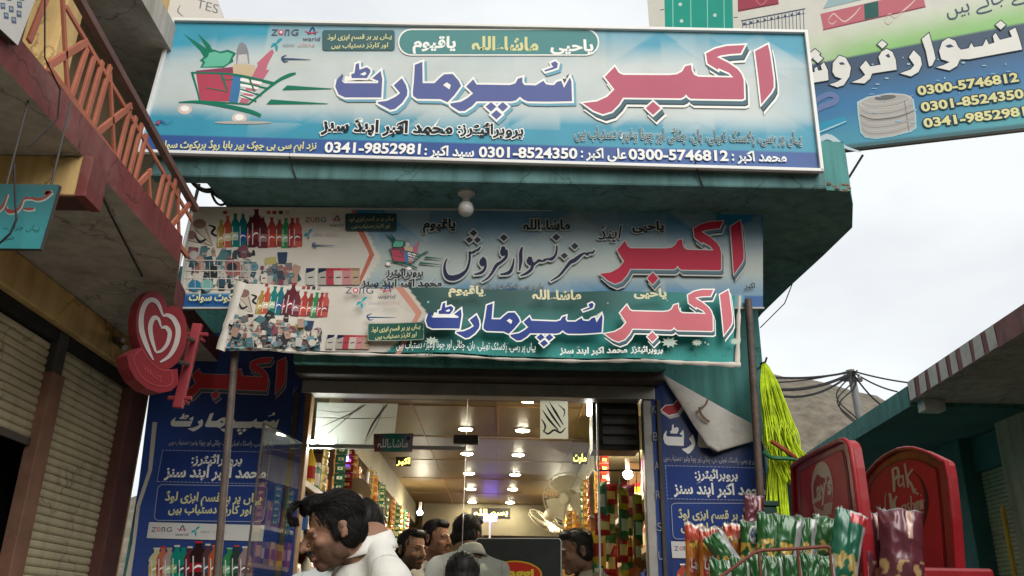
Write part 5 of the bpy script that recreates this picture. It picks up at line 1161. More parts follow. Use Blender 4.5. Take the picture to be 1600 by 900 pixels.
def place(gd, p, rz, lab, grp):
    if gd[4] is None:
        gd[4] = gd[2].build({'box': 'cardboard_box', 'bottle': 'plastic_bottle', 'jar': 'lidded_jar', 'packet': 'food_packet'}[gd[0]]); o = gd[4]
    else: o = gd[4].copy(); COL.objects.link(o)
    o.location = p; o.rotation_euler = (0, 0, rz); tag(o, lab, gd[0], grp); return o
rr = random.Random(21); n_g = 0
for z in LZ[2:]:
    y = 5.02
    while y < 9.9:
        gd = rr.choice(GOODS)
        run = rr.randint(1, 3)
        for k in range(run):
            if y > 9.9: break
            s_ = 'upper' if z > 1.8 else 'lower'
            place(gd, (-1.23 + rr.uniform(-.03, .02), y, z + .001), pi / 2 + rr.uniform(-.2, .2), '%s %s on the %s shelves along the left inner wall' % (gd[1], gd[0], s_), '%s %s goods on the %s left shelves' % (gd[1], gd[0], s_)).scale = (1, 1, rr.uniform(1.0, 1.35)); y += gd[3] + rr.uniform(-.004, .01)
for z in LZ[2:]:
    y = 5.16
    while y < 9.0:
        gd = rr.choice(GOODS)
        for k in range(rr.randint(1, 3)):
            if y > 9.0: break
            s_ = 'upper' if z > 1.8 else 'lower'
            place(gd, (.90 + rr.uniform(-.02, .03), y, z + .001), -pi / 2 + rr.uniform(-.2, .2), '%s %s on the %s shelves along the right inner wall' % (gd[1], gd[0], s_), '%s %s goods on the %s right shelves' % (gd[1], gd[0], s_)).scale = (1, 1, rr.uniform(1.0, 1.35)); y += gd[3] + rr.uniform(-.004, .01)
# goods hung in strips just inside the entrance on the right
for i, (px, y0) in enumerate([(938, 742), (954, 735), (968, 752), (982, 746), (994, 756)]):
    for k in range(5):
        gd = GOODS[rr.choice([3, 7, 11, 19, 23, 27, 3, 11, 19])]; p = onY(px + rr.uniform(-6, 6), y0 + 40 * k + rr.uniform(-12, 12), 4.95 + .1 * (i % 2) + rr.uniform(-.03, .03)); o = place(gd, p - V((0, 0, .19)), rr.uniform(-.9, .9), '%s packet hung in a strip inside the right of the entrance' % gd[1], '%s packets hung in strips inside the entrance' % gd[1]); o.scale = (rr.uniform(.45, .75), .9, rr.uniform(.55, 1.0))
# strips of sachets hung from the bulkheads along both sides
def sachet_strip(c1, c2, n_):
    b = MB(); q_ = random.Random(n_ * 7 + len(c1))
    for k in range(n_):
        z = -.062 * k - .03; w2 = .026 + q_.uniform(-.002, .002); y_ = q_.uniform(-.004, .004)
        b.raw([(-w2, y_, z), (w2, y_, z), (w2, y_ - .001, z - .058), (-w2, y_ - .001, z - .058), (0, y_ - .010, z - .03), (0, y_ + .010, z - .03)], [(0, 1, 4), (1, 2, 4), (2, 3, 4), (3, 0, 4), (1, 0, 5), (2, 1, 5), (3, 2, 5), (0, 3, 5)], ink(c1, .25))
        b.raw([(-w2 * .5, y_ - .0085, z - .02), (w2 * .5, y_ - .0085, z - .02), (w2 * .5, y_ - .0085, z - .04), (-w2 * .5, y_ - .0085, z - .04)], [(3, 2, 1, 0)], ink(c2, .3))
    b.tube([(0, 0, 0), (0, 0, -.03)], .002, darkst, 5); return b
SS = [(sachet_strip(c1, c2, n_), nm) for c1, c2, n_, nm in [('8a5a20', 'c9a040', 7, 'gold'), ('7a2018', 'd0b060', 6, 'red'), ('a08a50', '5a3018', 8, 'tan'), ('24583a', 'c0b070', 6, 'green'), ('b07a20', '7a1a14', 7, 'orange')]]
rr2 = random.Random(77); made = {}
for side, x0, ys, z0 in (('left', -1.03, [4.98 + .21 * k for k in range(20)], 2.499), ('right', .61, [5.66 + .24 * k for k in range(15)], 2.499)):
    for y in ys:
        k = rr2.randrange(5)
        if k not in made: o = SS[k][0].build('sachet_strip'); made[k] = o
        else: o = made[k].copy(); COL.objects.link(o)
        o.location = (x0 + rr2.uniform(-.03, .03), y + rr2.uniform(-.03, .03), z0); o.rotation_euler = (0, 0, rr2.uniform(-.9, .9) + (.6 if side == 'left' else -.6)); o.scale = (1.15, 1, rr2.uniform(.7, 1.05))
        tag(o, '%s strip of sachets hung from the %s bulkhead inside the shop' % (SS[k][1], side), 'sachet strip', '%s sachet strips on the %s bulkhead' % (SS[k][1], side))
b = MB()
for i, px in enumerate((938, 954, 968, 982, 994)): p = onY(px, 738, 4.96 + .1 * (i % 2)); b.tube([p, V((p.x, p.y, 1.0))], .003, darkst, 5)
p0, p1_ = onY(930, 735, 4.98), onY(1000, 735, 4.98); b.tube([p0, p1_], .006, darkst, 6); b.tube([p0, V((p0.x, p0.y, 2.72))], .004, darkst, 5); b.tube([p1_, V((p1_.x, p1_.y, 2.72))], .004, darkst, 5); tag(b.build('hanging_rail', loc=p0), 'dark rail with strips that carry the hung packets', 'rail')
for i, (x, c) in enumerate([(800, 0), (812, 16), (823, 0), (834, 8), (846, 4)]):
    gd = [g_ for g_ in GOODS if g_[0] == 'jar'][[0, 4, 0, 2, 1][i]]; p = onY(x, 842, 10.15); o = place(gd, (p.x, 10.15, 1.851), 0, ['red can on the rear shelf, left of the orange one', 'orange can on the rear shelf', 'red can on the rear shelf, right of the orange one', 'green can on the rear shelf below the smaller fan', 'yellow can at the right end of the rear shelf'][i], 'cans on the rear shelf'); o.scale = (1.5, 1.5, 1.75)
# LED text signs
def ledsign(lab, px, py, Y, wpx, t_, hpx):
    p = onY(px, py, Y); t = thing('led_sign', lab, 'sign', p); S_ = Sheet(lambda x, y: onY(x, y, Y), (0, -1, 0)); b = MB(); q = [onY(px + a * wpx, py + c * hpx, Y) for a, c in ((-.58, -.8), (.58, -.8), (.58, .8), (-.58, .8))]
    b.prism(q, (0, .02, 0), dark); b.build('casing', t); b = MB(); S_.text(b, t_, px - wpx / 2, py + hpx * .4, px + wpx / 2, py + hpx * .4, hpx, yelled, .02); b.build('lettering', t)
ledsign('yellow lit script sign high at the back of the shop', 767, 801, 9.98, 52, ar('بسم اللہ'), 9)
ledsign('small yellow lit sign standing in for a reflected one on the left', 630, 721, 6.6, 20, ar('اکبر'), 9); ledsign('small yellow lit sign beside the larger fan', 906, 716, 6.4, 20, ar('مارٹ'), 11)  # the first sign stands in for a reflected yellow glow
# wall fans
fanm = mat('cream_fan_plastic', (.40, .36, .27), .4, .12, 9)
def fan(lab, px, py, Y, r, ax):
    c = onY(px, py, Y); ax = V(ax).normalized(); t = thing('wall_fan', lab, 'fan', c); a = ax.orthogonal().normalized(); b_ = ax.cross(a)
    b = MB()
    for k, q in ((1, 0), (.97, .03), (.8, .045), (.6, .052), (.4, .055), (.2, .057)): b.tube([c + (a * cos(i * pi / 14) + b_ * sin(i * pi / 14)) * r * k + ax * q for i in range(29)], .0035 if k == 1 else .002, fanm, 5, False)
    for i in range(32): d_ = a * cos(i * pi / 16) + b_ * sin(i * pi / 16); b.tube([c + d_ * r * .18 + ax * .057, c + d_ * r * .6 + ax * .052, c + d_ * r + ax * 0], .0016, fanm, 4, False)
    b.build('cage', t)
    for i in range(3):
        b = MB(); vs = []
        for j in range(7):
            for k in range(5):
                th = 2 * pi * i / 3 + (k / 4 - .5) * (1.5 - .2 * j / 6); rad = r * (.16 + .74 * j / 6); vs.append(c + (a * cos(th) + b_ * sin(th)) * rad + ax * (.012 + .025 * (k / 4 - .5)))
        b.raw(vs, [(j * 5 + k, j * 5 + k + 1, (j + 1) * 5 + k + 1, (j + 1) * 5 + k) for j in range(6) for k in range(4)], fanm); b.build('blade', t, smooth=True)
    b = MB(); b.lathe([(.02, .06), (.045, .055), (.05, .03)], c, fanm, 16, ax); b.lathe([(.05, -.02), (.06, -.03), (.06, -.10), (.03, -.13)], c, fanm, 16, ax); b.build('motor', t, smooth=True)
    b = MB(); b.tube([c - ax * .09, c - ax * .10 + V((.06, .02, -.12)), V((.80, c.y + .05, c.z - .16))], .016, fanm, 8); b.build('arm', t, smooth=True)
fan('larger cream wall fan facing the entrance on the right inside', 885, 778, 7.6, .215, (-.45, -.85, -.25)); fan('smaller cream fan turned aside, lower behind the larger fan', 853, 814, 8.9, .19, (-.5, .35, -.75))
# white panels and mirror on the left shelves, brown pillar beside the fan
b = MB(); q = [(556, 662), (585, 662), (566, 712), (604, 760), (596, 780), (546, 718)]; b.prism([onX(x, y, -1.12) for x, y in q], (-.02, 0, 0), whitep); tag(b.build('white_panel', loc=onX(570, 700, -1.12)), 'white angled board above the left shelves', 'board')
b = MB(); b.lathe([(.0, 0), (.09, 0), (.095, .01), (.095, .02), (.0, .025)], onY(556, 770, 5.7), cream, 24, (.6, -1, 0)); b.lathe([(.03, .026), (.03, .05)], onY(556, 780, 5.7), whitep, 12, (.6, -1, 0)); tag(b.build('round_tray', loc=onY(556, 770, 5.7)), 'round cream tray standing on the left shelves', 'tray')
b = MB(); x0, x1 = onY(880, 850, 9.4).x, onY(908, 850, 9.4).x; b.box(x0, x1, 9.4, 9.6, .12, 2.49, wood); tag(b.build('timber_pillar', loc=(x0, 9.4, .12)), 'brown timber pillar behind the larger fan', 'pillar')
# dark air unit at the head of the entrance, right
au = thing('air_unit', 'dark louvred air unit at the upper right of the entrance', 'air unit', onY(963, 665, 4.62))
q0, q1 = onY(925, 626, 4.62), onY(1000, 704, 4.62); acm = mat('black_plastic', (.025, .025, .024), .4, .2, 12)
b = MB(); b.box(q0.x, q1.x, 4.62, 4.80, q1.z, q0.z - .012, acm); b.build('casing', au, bevel=.006)
b = MB()
for k in range(4): z = q1.z + .05 + k * .055; b.obox(((q0.x + q1.x) / 2 + .02, 4.612, z), V(((q1.x - q0.x) * .36, 0, 0)), V((0, .008, .010)), V((0, -.002, .012)), mat('grey_louvre', (.10, .10, .095), .5, .1, 9))
b.build('louvre', au)
# papers on the glass
def thin_sheet(name, c, clear):
    m = bpy.data.materials.new(name); m.use_nodes = True; t_ = m.node_tree; n_ = t_.nodes; l_ = t_.links; n_.remove(n_['Principled BSDF'])
    d_ = n_.new('ShaderNodeBsdfDiffuse'); d_.inputs[0].default_value = c + (1,); tl = n_.new('ShaderNodeBsdfTranslucent'); tl.inputs[0].default_value = c + (1,); tp = n_.new('ShaderNodeBsdfTransparent')
    m1 = n_.new('ShaderNodeMixShader'); m1.inputs[0].default_value = .5; m2 = n_.new('ShaderNodeMixShader'); m2.inputs[0].default_value = clear
    l_.new(d_.outputs[0], m1.inputs[1]); l_.new(tl.outputs[0], m1.inputs[2]); l_.new(m1.outputs[0], m2.inputs[1]); l_.new(tp.outputs[0], m2.inputs[2]); l_.new(m2.outputs[0], n_['Material Output'].inputs['Surface']); return m
pp_ = thing('calligraphy_sheet', 'white paper with black calligraphy stuck on the glass', 'poster', onY(866, 656, 4.505)); S = Sheet(lambda x, y: onY(x, y, 4.508), (0, -1, 0))
b = MB(); S.poly(b, [(844, 626), (887, 627), (888, 686), (844, 685)], thin_sheet('thin_paper', (.62, .63, .58), .0))
for st in ([(848, 672, 1), (856, 678, 3), (866, 672, 3), (876, 676, 3), (884, 668, 1)], [(847, 640, .6), (858, 656, 3.5), (872, 672, 1.5)], [(852, 632, .6), (863, 650, 3.5), (876, 668, 1.5)], [(858, 628, .6), (868, 644, 3.5), (880, 664, 1.5)], [(846, 655, 1), (852, 666, 3), (849, 676, 1)], [(872, 632, .8), (882, 642, 2), (880, 652, .8)]): S.stroke(b, st, BLK)
S.poly(b, ngon(881, 640, 1.6), BLK); b.build('sheet', pp_)
pp_ = thing('greeting_card', 'small green and pink card with white script stuck above the glass door', 'card', onY(614, 692, 4.494)); S = Sheet(lambda x, y: onY(x, y, 4.494), (0, -1, 0))
b = MB(); S.panel(b, [(584, 678), (646, 677), (644, 706), (585, 706)], 20, 8, lambda u, v: mixc(mixc((.20, .05, .06), (.03, .22, .17), sst(.0, .45, u)), (.30, .22, .30), sst(.6, 1, u)), paint_mat('card_print')); b.build('sheet', pp_)
b = MB(); S.text(b, ar('ماشاءاللہ'), 590, 699, 637, 699, 13, WHT, .02); S.poly(b, ngon(590, 683, 2.2), ink('35405a')); S.poly(b, ngon(638, 685, 2.8), ink('35405a')); b.build('lettering', pp_)
# counter, till screen with its sticker
b = MB(); b.box(-.35, .55, 4.95, 5.35, .12, 1.12, wood); b.box(-.37, .57, 4.93, 5.37, 1.121, 1.15, shelfm); tag(b.build('counter', loc=(.1, 5.1, .12)), 'wooden counter behind the glass', 'counter')
YM = 4.86; ms_ = thing('till_screen', 'black screen back with a red oval sticker on the counter', 'screen', onY(810, 880, YM)); S = Sheet(lambda x, y: onY(x, y, YM), (0, -1, 0))
q = rrect(744, 842, 876, 935, 5); b = MB(); b.prism([onY(x, y, YM) for x, y in grow_poly(q, 1.4)], (0, .028, 0), steel); b.build('rim', ms_)
b = MB(); b.prism([onY(x, y, YM) + V((0, -.003, 0)) for x, y in q], (0, .002, 0), mat('black_leathercloth', (.022, .024, .025), (.38), .3, 9, bump=.04)); b.build('back_cover', ms_)
p = onY(810, 930, YM + .014); b = MB(); b.box(p.x - .03, p.x + .03, YM + .03, YM + .06, 1.15, p.z + .1, acm); b.box(p.x - .12, p.x + .12, YM + .01, YM + .2, 1.1502, 1.165, acm); b.build('stand', ms_)
b = MB(); S.lift = .0045; e = ngon(806, 897, 41, 21, 36, rot=.03); S.poly(b, e, ink((.85, .55, .03))); S.poly(b, grow_poly(e, -2.2), ink((.70, .035, .02))); S.text(b, 'Maggi', 776, 902, 833, 903, 14, ink((.90, .68, .08)), .04); b.build('sticker', ms_)
from mathutils.bvhtree import BVHTree
# ================================================================ people
def cap_pts(b, p, q, r0, r1, m, n=6, seg=14):
    p, q = V(p), V(q); b.tube([p.lerp(q, i / n) for i in range(n + 1)], [r0 + (r1 - r0) * i / n for i in range(n + 1)], m, seg); b.ell(p, (r0,) * 3, m, 12, 8); b.ell(q, (r1,) * 3, m, 12, 8)
def fuse(b, vox, smooth_it=4, tmp=mat('tmp', (.5, .5, .5))):
    """one continuous skin around overlapping volumes"""
    o = b.build('tmp'); md = o.modifiers.new('r', 'REMESH'); md.mode = 'VOXEL'; md.voxel_size = vox; md.use_smooth_shade = True
    ms = o.modifiers.new('s', 'SMOOTH'); ms.iterations = smooth_it; ms.factor = .5
    dg = bpy.context.evaluated_depsgraph_get(); me = bpy.data.meshes.new_from_object(o.evaluated_get(dg)); bpy.data.objects.remove(o)
    me.materials.clear(); return me
def link(name, me, m, parent, M=None):
    if M is not None: me.transform(M)
    me.materials.append(m); me.polygons.foreach_set('use_smooth', [True] * len(me.polygons)); o = bpy.data.objects.new(name, me); COL.objects.link(o); o.parent = parent; return o
def skin_mat():
    m = paint_mat('skin', .55)
    if 'pores' not in m.node_tree.nodes:
        t_ = m.node_tree; z = t_.nodes.new('ShaderNodeTexNoise'); z.name = 'pores'; z.inputs['Scale'].default_value = 240; z.inputs['Detail'].default_value = 4
        c_ = t_.nodes.new('ShaderNodeTexCoord'); b_ = t_.nodes.new('ShaderNodeBump'); b_.inputs['Strength'].default_value = .35; b_.inputs['Distance'].default_value = .003
        t_.links.new(c_.outputs['Object'], z.inputs['Vector']); t_.links.new(z.outputs['Fac'], b_.inputs['Height']); t_.links.new(b_.outputs[0], t_.nodes['Principled BSDF'].inputs['Normal'])
        t_.nodes['Principled BSDF'].inputs['Subsurface Weight'].default_value = .08; t_.nodes['Principled BSDF'].inputs['Subsurface Scale'].default_value = .01
    return m
T_ = mat('tmp', (.5, .5, .5))
def cloth_mat(name, rgb):
    return mat(name, rgb, .85, .12, 5, bump=.25)
hairm = mat('black_hair', (.008, .007, .006), .55, .8, 45, bump=.15, spec=.2)
def head_volumes(b, stubble):
    e = b.ell
    e((0, .008, .035), (.074, .090, .082), T_, 20, 14); e((0, -.028, -.035), (.060, .066, .078), T_, 18, 12); e((0, -.066, -.096), (.026, .024, .020), T_)
    for s in (-1, 1):
        e((s * .043, .000, -.062), (.020, .042, .030), T_); e((s * .042, -.061, -.028), (.020, .020, .019), T_); e((s * .028, -.083, .014), (.030, .014, .011), T_)
        e((s * .078, .014, -.008), (.006, .016, .027), T_, rot=Matrix.Rotation(.25, 3, 'X')); e((s * .079, .020, .006), (.005, .012, .014), T_); e((s * .078, .009, -.029), (.005, .007, .008), T_)
        e((s * .011, -.104, -.036), (.009, .010, .008), T_)
    cap_pts(b, (0, -.094, .006), (0, -.118, -.032), .009, .012, T_, 4, 10); e((0, -.094, .010), (.012, .012, .016), T_)
    e((0, -.093, -.060), (.023, .012, .007), T_); e((0, -.091, -.071), (.021, .011, .008), T_)
def head_paint(me, skin, beard, amount, inv):
    a = me.attributes.new('print', 'FLOAT_COLOR', 'POINT'); col = []
    for v in me.vertices:
        q_ = inv @ v.co; x, y, z = q_; c = skin
        n_ = noise.noise(q_ * 60) * .5 + .5
        lips = exp(-((z + .065) / .008) ** 2) * exp(-(x / .021) ** 4) * (y < -.085)
        c = mixc(c, (skin[0] * .85, skin[1] * .55, skin[2] * .55), .6 * lips)
        if y < .02 and -.16 < z < .02 and abs(x) < .09:
            jaw = sst(-.022, -.050, z + .35 * max(0, y + .06) * 0) if abs(x) > .026 or z < -.074 else 0
            if -.058 < z < -.044 and y < -.08 and abs(x) < .03: jaw = 1
            jaw *= sst(-.16, -.125, z) * (1 if y > -.2 else 0)
            sideb = sst(.055, .066, abs(x)) * (-.02 < y < .012) * sst(-.07, .0, z)
            c = mixc(c, beard, amount * max(jaw * (.75 + .25 * n_), sideb * .8))
        col += [c[0], c[1], c[2], 1.0]
    a.data.foreach_set('color', col)
def person(lab, H, yaw, pitch, roll_=0.0, shirt=(.5, .5, .47), skin=(.25, .13, .08), hair='short', beard=.4, moustache=False, body_yaw=None, hunch=(0, 0), vox=.008, ground=.12, sc=1.0, locks=350, arm=0):
    """H = middle of the head in the world; yaw turns the face from -Y (towards the camera) to the left-hand side for positive values"""
    t = thing('person', lab, 'person', (H.x, H.y, ground)); by = yaw if body_yaw is None else body_yaw
    HM = Matrix.Rotation(-yaw, 4, 'Z') @ Matrix.Rotation(pitch, 4, 'X') @ Matrix.Rotation(roll_, 4, 'Y') @ Matrix.Scale(sc, 4)
    # head mesh volumes are rotated into the body's frame, then fused with the body
    BMi = Matrix.Rotation(-by, 4, 'Z'); hz = H.z - ground
    hb_ = MB(); head_volumes(hb_, beard); RM = BMi.inverted() @ HM
    hm = fuse(hb_, vox * .62, 3)
    body = MB(); n0 = RM @ V((0, .03, -.07)); SHF = V((0, hunch[0], hunch[1])); n0 = n0 - SHF; n1 = V((0, .055, -.215 * sc)); cap_pts(body, n0, n1, .053 * sc, .060 * sc, T_); cap_pts(body, n1, (0, .05, -.30), .062, .085, T_)
    sh = (.172 if locks < 1000 else .160) * sc; zsh = (-.300 if locks < 1000 else -.345) * sc
    for s in (-1, 1):
        cap_pts(body, (s * .03, .055, -.24 * sc), (s * sh, .05, zsh), .034, .050, T_)
        el = V((s * (sh + .04), .06, zsh - .30)); wr = V((s * (sh - .0), -.12 - .1 * arm, zsh - .46 + .22 * arm)); cap_pts(body, (s * sh, .05, zsh), el, .050, .040, T_); cap_pts(body, el, wr, .038, .027, T_)
        body.ell(wr + V((0, -.03, -.03)), (.018, .04, .042), T_)
        for f in range(4): q = wr + V((s * (-.014 + .010 * f) * 0 + (-.016 + .0105 * f), -.045, -.06)); cap_pts(body, q, q + V((0, -.022, -.035 + .004 * abs(f - 1.5))), .0085, .0075, T_, 3, 8); cap_pts(body, q + V((0, -.022, -.035)), q + V((0, -.012, -.060)), .0075, .0065, T_, 3, 8)
        cap_pts(body, wr + V((-s * .016, -.03, -.02)), wr + V((-s * .034, -.05, -.055)), .010, .008, T_, 3, 8)
        hip = V((s * .09, .05, -.80)); kn = V((s * .10, .03, -(.80 + (hz - .80) * .5))); an = V((s * .10, .06, -hz + .07)); cap_pts(body, hip, kn, .085, .055, T_); cap_pts(body, kn, an, .055, .036, T_); cap_pts(body, an + V((0, .02, -.03)), an + V((0, -.15, -.045)), .036, .025, T_)
    body.ell((0, .05, -.43), (.155, .105, .19), T_); body.ell((0, .05, -.62), (.140, .10, .16), T_); body.ell((0, .055, -.78), (.155, .11, .12), T_)
    bm_ = fuse(body, max(vox, .009) * 1.25, 3)
    hm.transform(RM); bm_.transform(Matrix.Translation(V((0, hunch[0], hunch[1])))); bm = bmesh.new(); bm.from_mesh(hm); bm.from_mesh(bm_); me = bpy.data.meshes.new('body'); bm.to_mesh(me); bm.free(); head_paint(me, skin, mixc((.014, .011, .010), skin, .06), min(1, beard * 1.2), RM.inverted())
    base = Matrix.Translation((0, 0, hz)); BS = Matrix.Translation(SHF)
    link('body', me, skin_mat(), t, base @ BMi)
    HW = base @ HM
    # clothes: long shirt with collar, loose trousers, sandals
    k = MB(); k.ell((0, .05, -.43), (.185, .135, .20), T_); k.ell((0, .05, -.64), (.178, .13, .22), T_); k.ell((0, .05, -.85), (.20, .15, .22), T_)
    cap_pts(k, (0, .055, -.258 * sc), (0, .05, -.34), .062 * sc, .12, T_)
    for s in (-1, 1):
        cap_pts(k, (s * .03, .055, -.245 * sc), (s * sh, .05, zsh - .006), .050, .064, T_); el = V((s * (sh + .04), .06, zsh - .30)); wr = V((s * sh, -.12 - .1 * arm, zsh - .46 + .22 * arm)); cap_pts(k, (s * sh, .05, zsh), el, .068, .058, T_); cap_pts(k, el, el.lerp(wr, .93), .056, .046, T_)
        cap_pts(k, (s * .10, .05, -.85), (s * .12, .05, -1.12), .12, .13, T_)
    km = fuse(k, .013, 5)
    _n = [v.normal.copy() for v in km.vertices]
    for v, vn in zip(km.vertices, _n): v.co += vn * (.007 * noise.noise(v.co * 8) + .011 * (.22 - abs(noise.noise(V((v.co.x * 7, v.co.y * 7, v.co.z * 3.2)) + V((3, 1, hz))))) + .004 * sin(v.co.z * 30 + v.co.x * 22 + 7 * noise.noise(v.co * 4)))
    cm = cloth_mat('cloth_%02x%02x%02x' % tuple(int(255 * c) for c in shirt), shirt); ko = link('long_shirt', km, cm, t, base @ BMi @ BS)
    cb = MB(); ring = [(.062, -.200), (.069, -.212), (.078, -.232), (.085, -.248)]; nseg = 30; vs = []
    for r_, z in [(.057, -.192)] + ring:
        for i in range(nseg): q = 2 * pi * i / nseg; fr = max(0, -cos(q - pi / 2 + pi)) ; vs.append(V((r_ * sc * cos(q) * 1.04, .050 + r_ * sc * 1.05 * sin(q) * (1.08 if sin(q) < 0 else 1) - .012 * (sin(q) < -.3), (z + .022 * max(0, sin(q)) - .030 * max(0, -sin(q))) * sc)))
    cb.raw(vs, [(j * nseg + i, j * nseg + (i + 1) % nseg, (j + 1) * nseg + (i + 1) % nseg, (j + 1) * nseg + i) for j in range(4) for i in range(nseg) if not (21 <= i <= 23)], cm)
    co = cb.build('collar'); cme = co.data; bpy.data.objects.remove(co); cme.materials.clear(); c2 = link('collar', cme, cm, t, base @ BMi @ BS); c2.modifiers.new('th', 'SOLIDIFY').thickness = .0035
    sm2 = MB()                                            # yoke and shoulder seams, front placket
    bk = BVHTree.FromPolygons([v.co.copy() for v in km.vertices], [tuple(f.vertices) for f in km.polygons])
    I3 = (base @ BMi @ BS).inverted()
    for s in (-1, 1):
        for path in ([(s * (sh - .02), -.08, zsh - .10), (s * (sh - .01), -.02, zsh + .02), (s * (sh - .01), .06, zsh + .06), (s * (sh - .02), .14, zsh - .02), (s * (sh - .04), .18, zsh - .12)], [(s * .02, .20, zsh - .07), (s * .08, .20, zsh - .075), (s * .15, .18, zsh - .09)], [(s * .014, -.14, -.30), (s * .014, -.15, -.38), (s * .014, -.15, -.50)]):
            P = []
            for q in crom(path, 6):
                c_ = bk.find_nearest(base @ BMi @ BS @ V(q)); P.append(I3 @ (c_[0] + .0006 * (c_[0] - base @ BMi @ BS @ V((0, .05, q[2]))).normalized()))
            sm2.tube(P, .0016, T_, 5)
    so_ = sm2.build('seam'); me_ = so_.data; bpy.data.objects.remove(so_); me_.materials.clear(); q_ = link('seam', me_, cloth_mat('seam_%02x%02x%02x' % tuple(int(255 * c) for c in shirt), tuple(c * .62 for c in shirt)), t, base @ BMi @ BS); q_.parent = ko
    tr_ = MB()
    for s in (-1, 1): cap_pts(tr_, (s * .09, .05, -.80), (s * .11, .06, -hz + .10), .115, .075, T_)
    link('trousers', fuse(tr_, .02, 3), cm, t, base @ BMi @ BS)
    for s in (-1, 1): q = MB(); cap_pts(q, (s * .10, .09, -hz + .022), (s * .10, -.11, -hz + .022), .030, .036, T_); sm_ = fuse(q, .008, 2); link('sandal', sm_, mat('brown_leather', (.07, .035, .02), .5), t, base @ BMi @ BS)
    # face details
    dk = mat('dark_eye', (.02, .015, .012), .15, 0); ew = mat('eye_white', (.26, .23, .21), .3, 0)
    def child(nm, q, m): o = q.build(nm); me_ = o.data; bpy.data.objects.remove(o); me_.materials.clear(); return link(nm, me_, m, t, HW)
    for s in (-1, 1):
        q = MB(); q.ell((s * .031, -.0700, -.006), (.0125, .0105, .0095), T_, 14, 10); eo = child('eye', q, ew); q = MB(); q.ell((s * .031, -.0798, -.007), (.0050, .002, .0050), T_, 10, 6); io = child('iris', q, dk); io.parent = eo
        q = MB(); q.ell((s * .031, -.0705, -.0035 - .003 * (pitch > .15)), (.0135, .0108, .0090), T_, 14, 10) if pitch > .15 else q.tube([(s * .017, -.0800, -.000), (s * .031, -.0840, .0035), (s * .045, -.078, -.000)], [.0026, .0038, .0026], T_, 6); child('eyelid', q, mat('lid_skin', tuple(c * .8 for c in skin), .5, .1))
        q = MB(); q.tube([(s * .010, -.0975, .014), (s * .026, -.1000, .021), (s * .040, -.0945, .021), (s * .053, -.0830, .015)], [.0030, .0038, .0032, .0014], T_, 6); child('eyebrow', q, hairm)
    if moustache:
        q = MB()
        for s in (-1, 1): q.tube([(0, -.1065, -.049), (s * .012, -.1065, -.050), (s * .024, -.099, -.056), (s * .031, -.088, -.064)], [.0036, .0042, .0034, .0014], T_, 8)
        child('moustache', q, hairm)
    for s in (-1, 1): q = MB(); q.ell((s * .0828, .012, .003), (.0022, .0065, .0115), T_, 10, 8, Matrix.Rotation(.25, 3, 'X')); child('ear_hollow', q, mat('shaded_skin_%.2f' % skin[0], tuple(c * .45 for c in skin), .6, .1))
    # hair
    h = MB(); e = h.ell
    if hair == 'swept':
        e((0, .014, .046), (.079, .089, .079), T_, 20, 14); e((0, .038, -.002), (.072, .060, .080), T_, 16, 12); e((0, .048, -.040), (.055, .036, .040), T_)
        e((0, -.050, .098), (.060, .050, .026), T_); e((0, -.074, .086), (.050, .024, .018), T_)
        for s in (-1, 1): e((s * .070, -.008, .010), (.008, .014, .045), T_); e((s * .060, .036, -.020), (.017, .036, .050), T_)
    else:
        v_ = R.uniform(-.006, .010); e((0, .016, .046 + v_), (.077, .088, .078), T_, 20, 14); e((0, .040 + v_, -.002), (.071, .056, .076), T_, 16, 12); e((0, -.050, .092), (.055, .042, .026), T_)
        for s in (-1, 1): e((s * .071, -.004, .012), (.007, .012, .036), T_); e((s * .060, .036, -.012), (.017, .034, .042), T_)
    hme = fuse(h, vox * .6, 3)
    for v in hme.vertices: v.co *= 1 + .012 * noise.noise(v.co * 22)
    bv = BVHTree.FromPolygons([v.co.copy() for v in hme.vertices], [tuple(f.vertices) for f in hme.polygons])
    st_ = [v.co.copy() for v in hme.vertices]; ho = link('hair', hme, hairm, t, HW)
    # locks combed over the scalp: each follows the surface back and down
    rr = random.Random(8 + int(abs(H.x) * 100)); q = MB(); swirl = rr.uniform(-.4, .4)
    for i in range(locks):
        p = rr.choice(st_); P = []; n_ = rr.randint(5, 9); lift = rr.uniform(.0004, .0060); jit = V((rr.uniform(-.35, .35), rr.uniform(-.2, .2), rr.uniform(-.3, .3)))
        for j in range(n_):
            c_, nr, _, _ = bv.find_nearest(p)
            if c_ is None: break
            if nr.dot(c_ - V((0, .015, .03))) < 0: nr = -nr
            P.append(c_ + nr * (lift * (1.0 - .5 * abs(2 * j / n_ - 1)) + (.002 if j == n_ - 1 else 0)))
            top = sst(.03, .11, c_.z); d_ = V((swirl * top, .9 * top + .35, -.95 * (1 - top))) + jit * .7 + V((noise.noise(c_ * 30), 0, 0)) * .5
            if hair == 'swept' and c_.y < -.06: d_ += V((0, -1.1 if c_.z < .10 else .2, .0))
            d_ -= nr * d_.dot(nr); p = c_ + d_.normalized() * .0075
        if len(P) > 3: w_ = rr.uniform(.0005, .0012) if locks > 1000 else rr.uniform(.0007, .0019); q.tube(P, [w_ * (.4 + .6 * sin(pi * (j + .5) / len(P))) for j in range(len(P))], T_, 4, False)
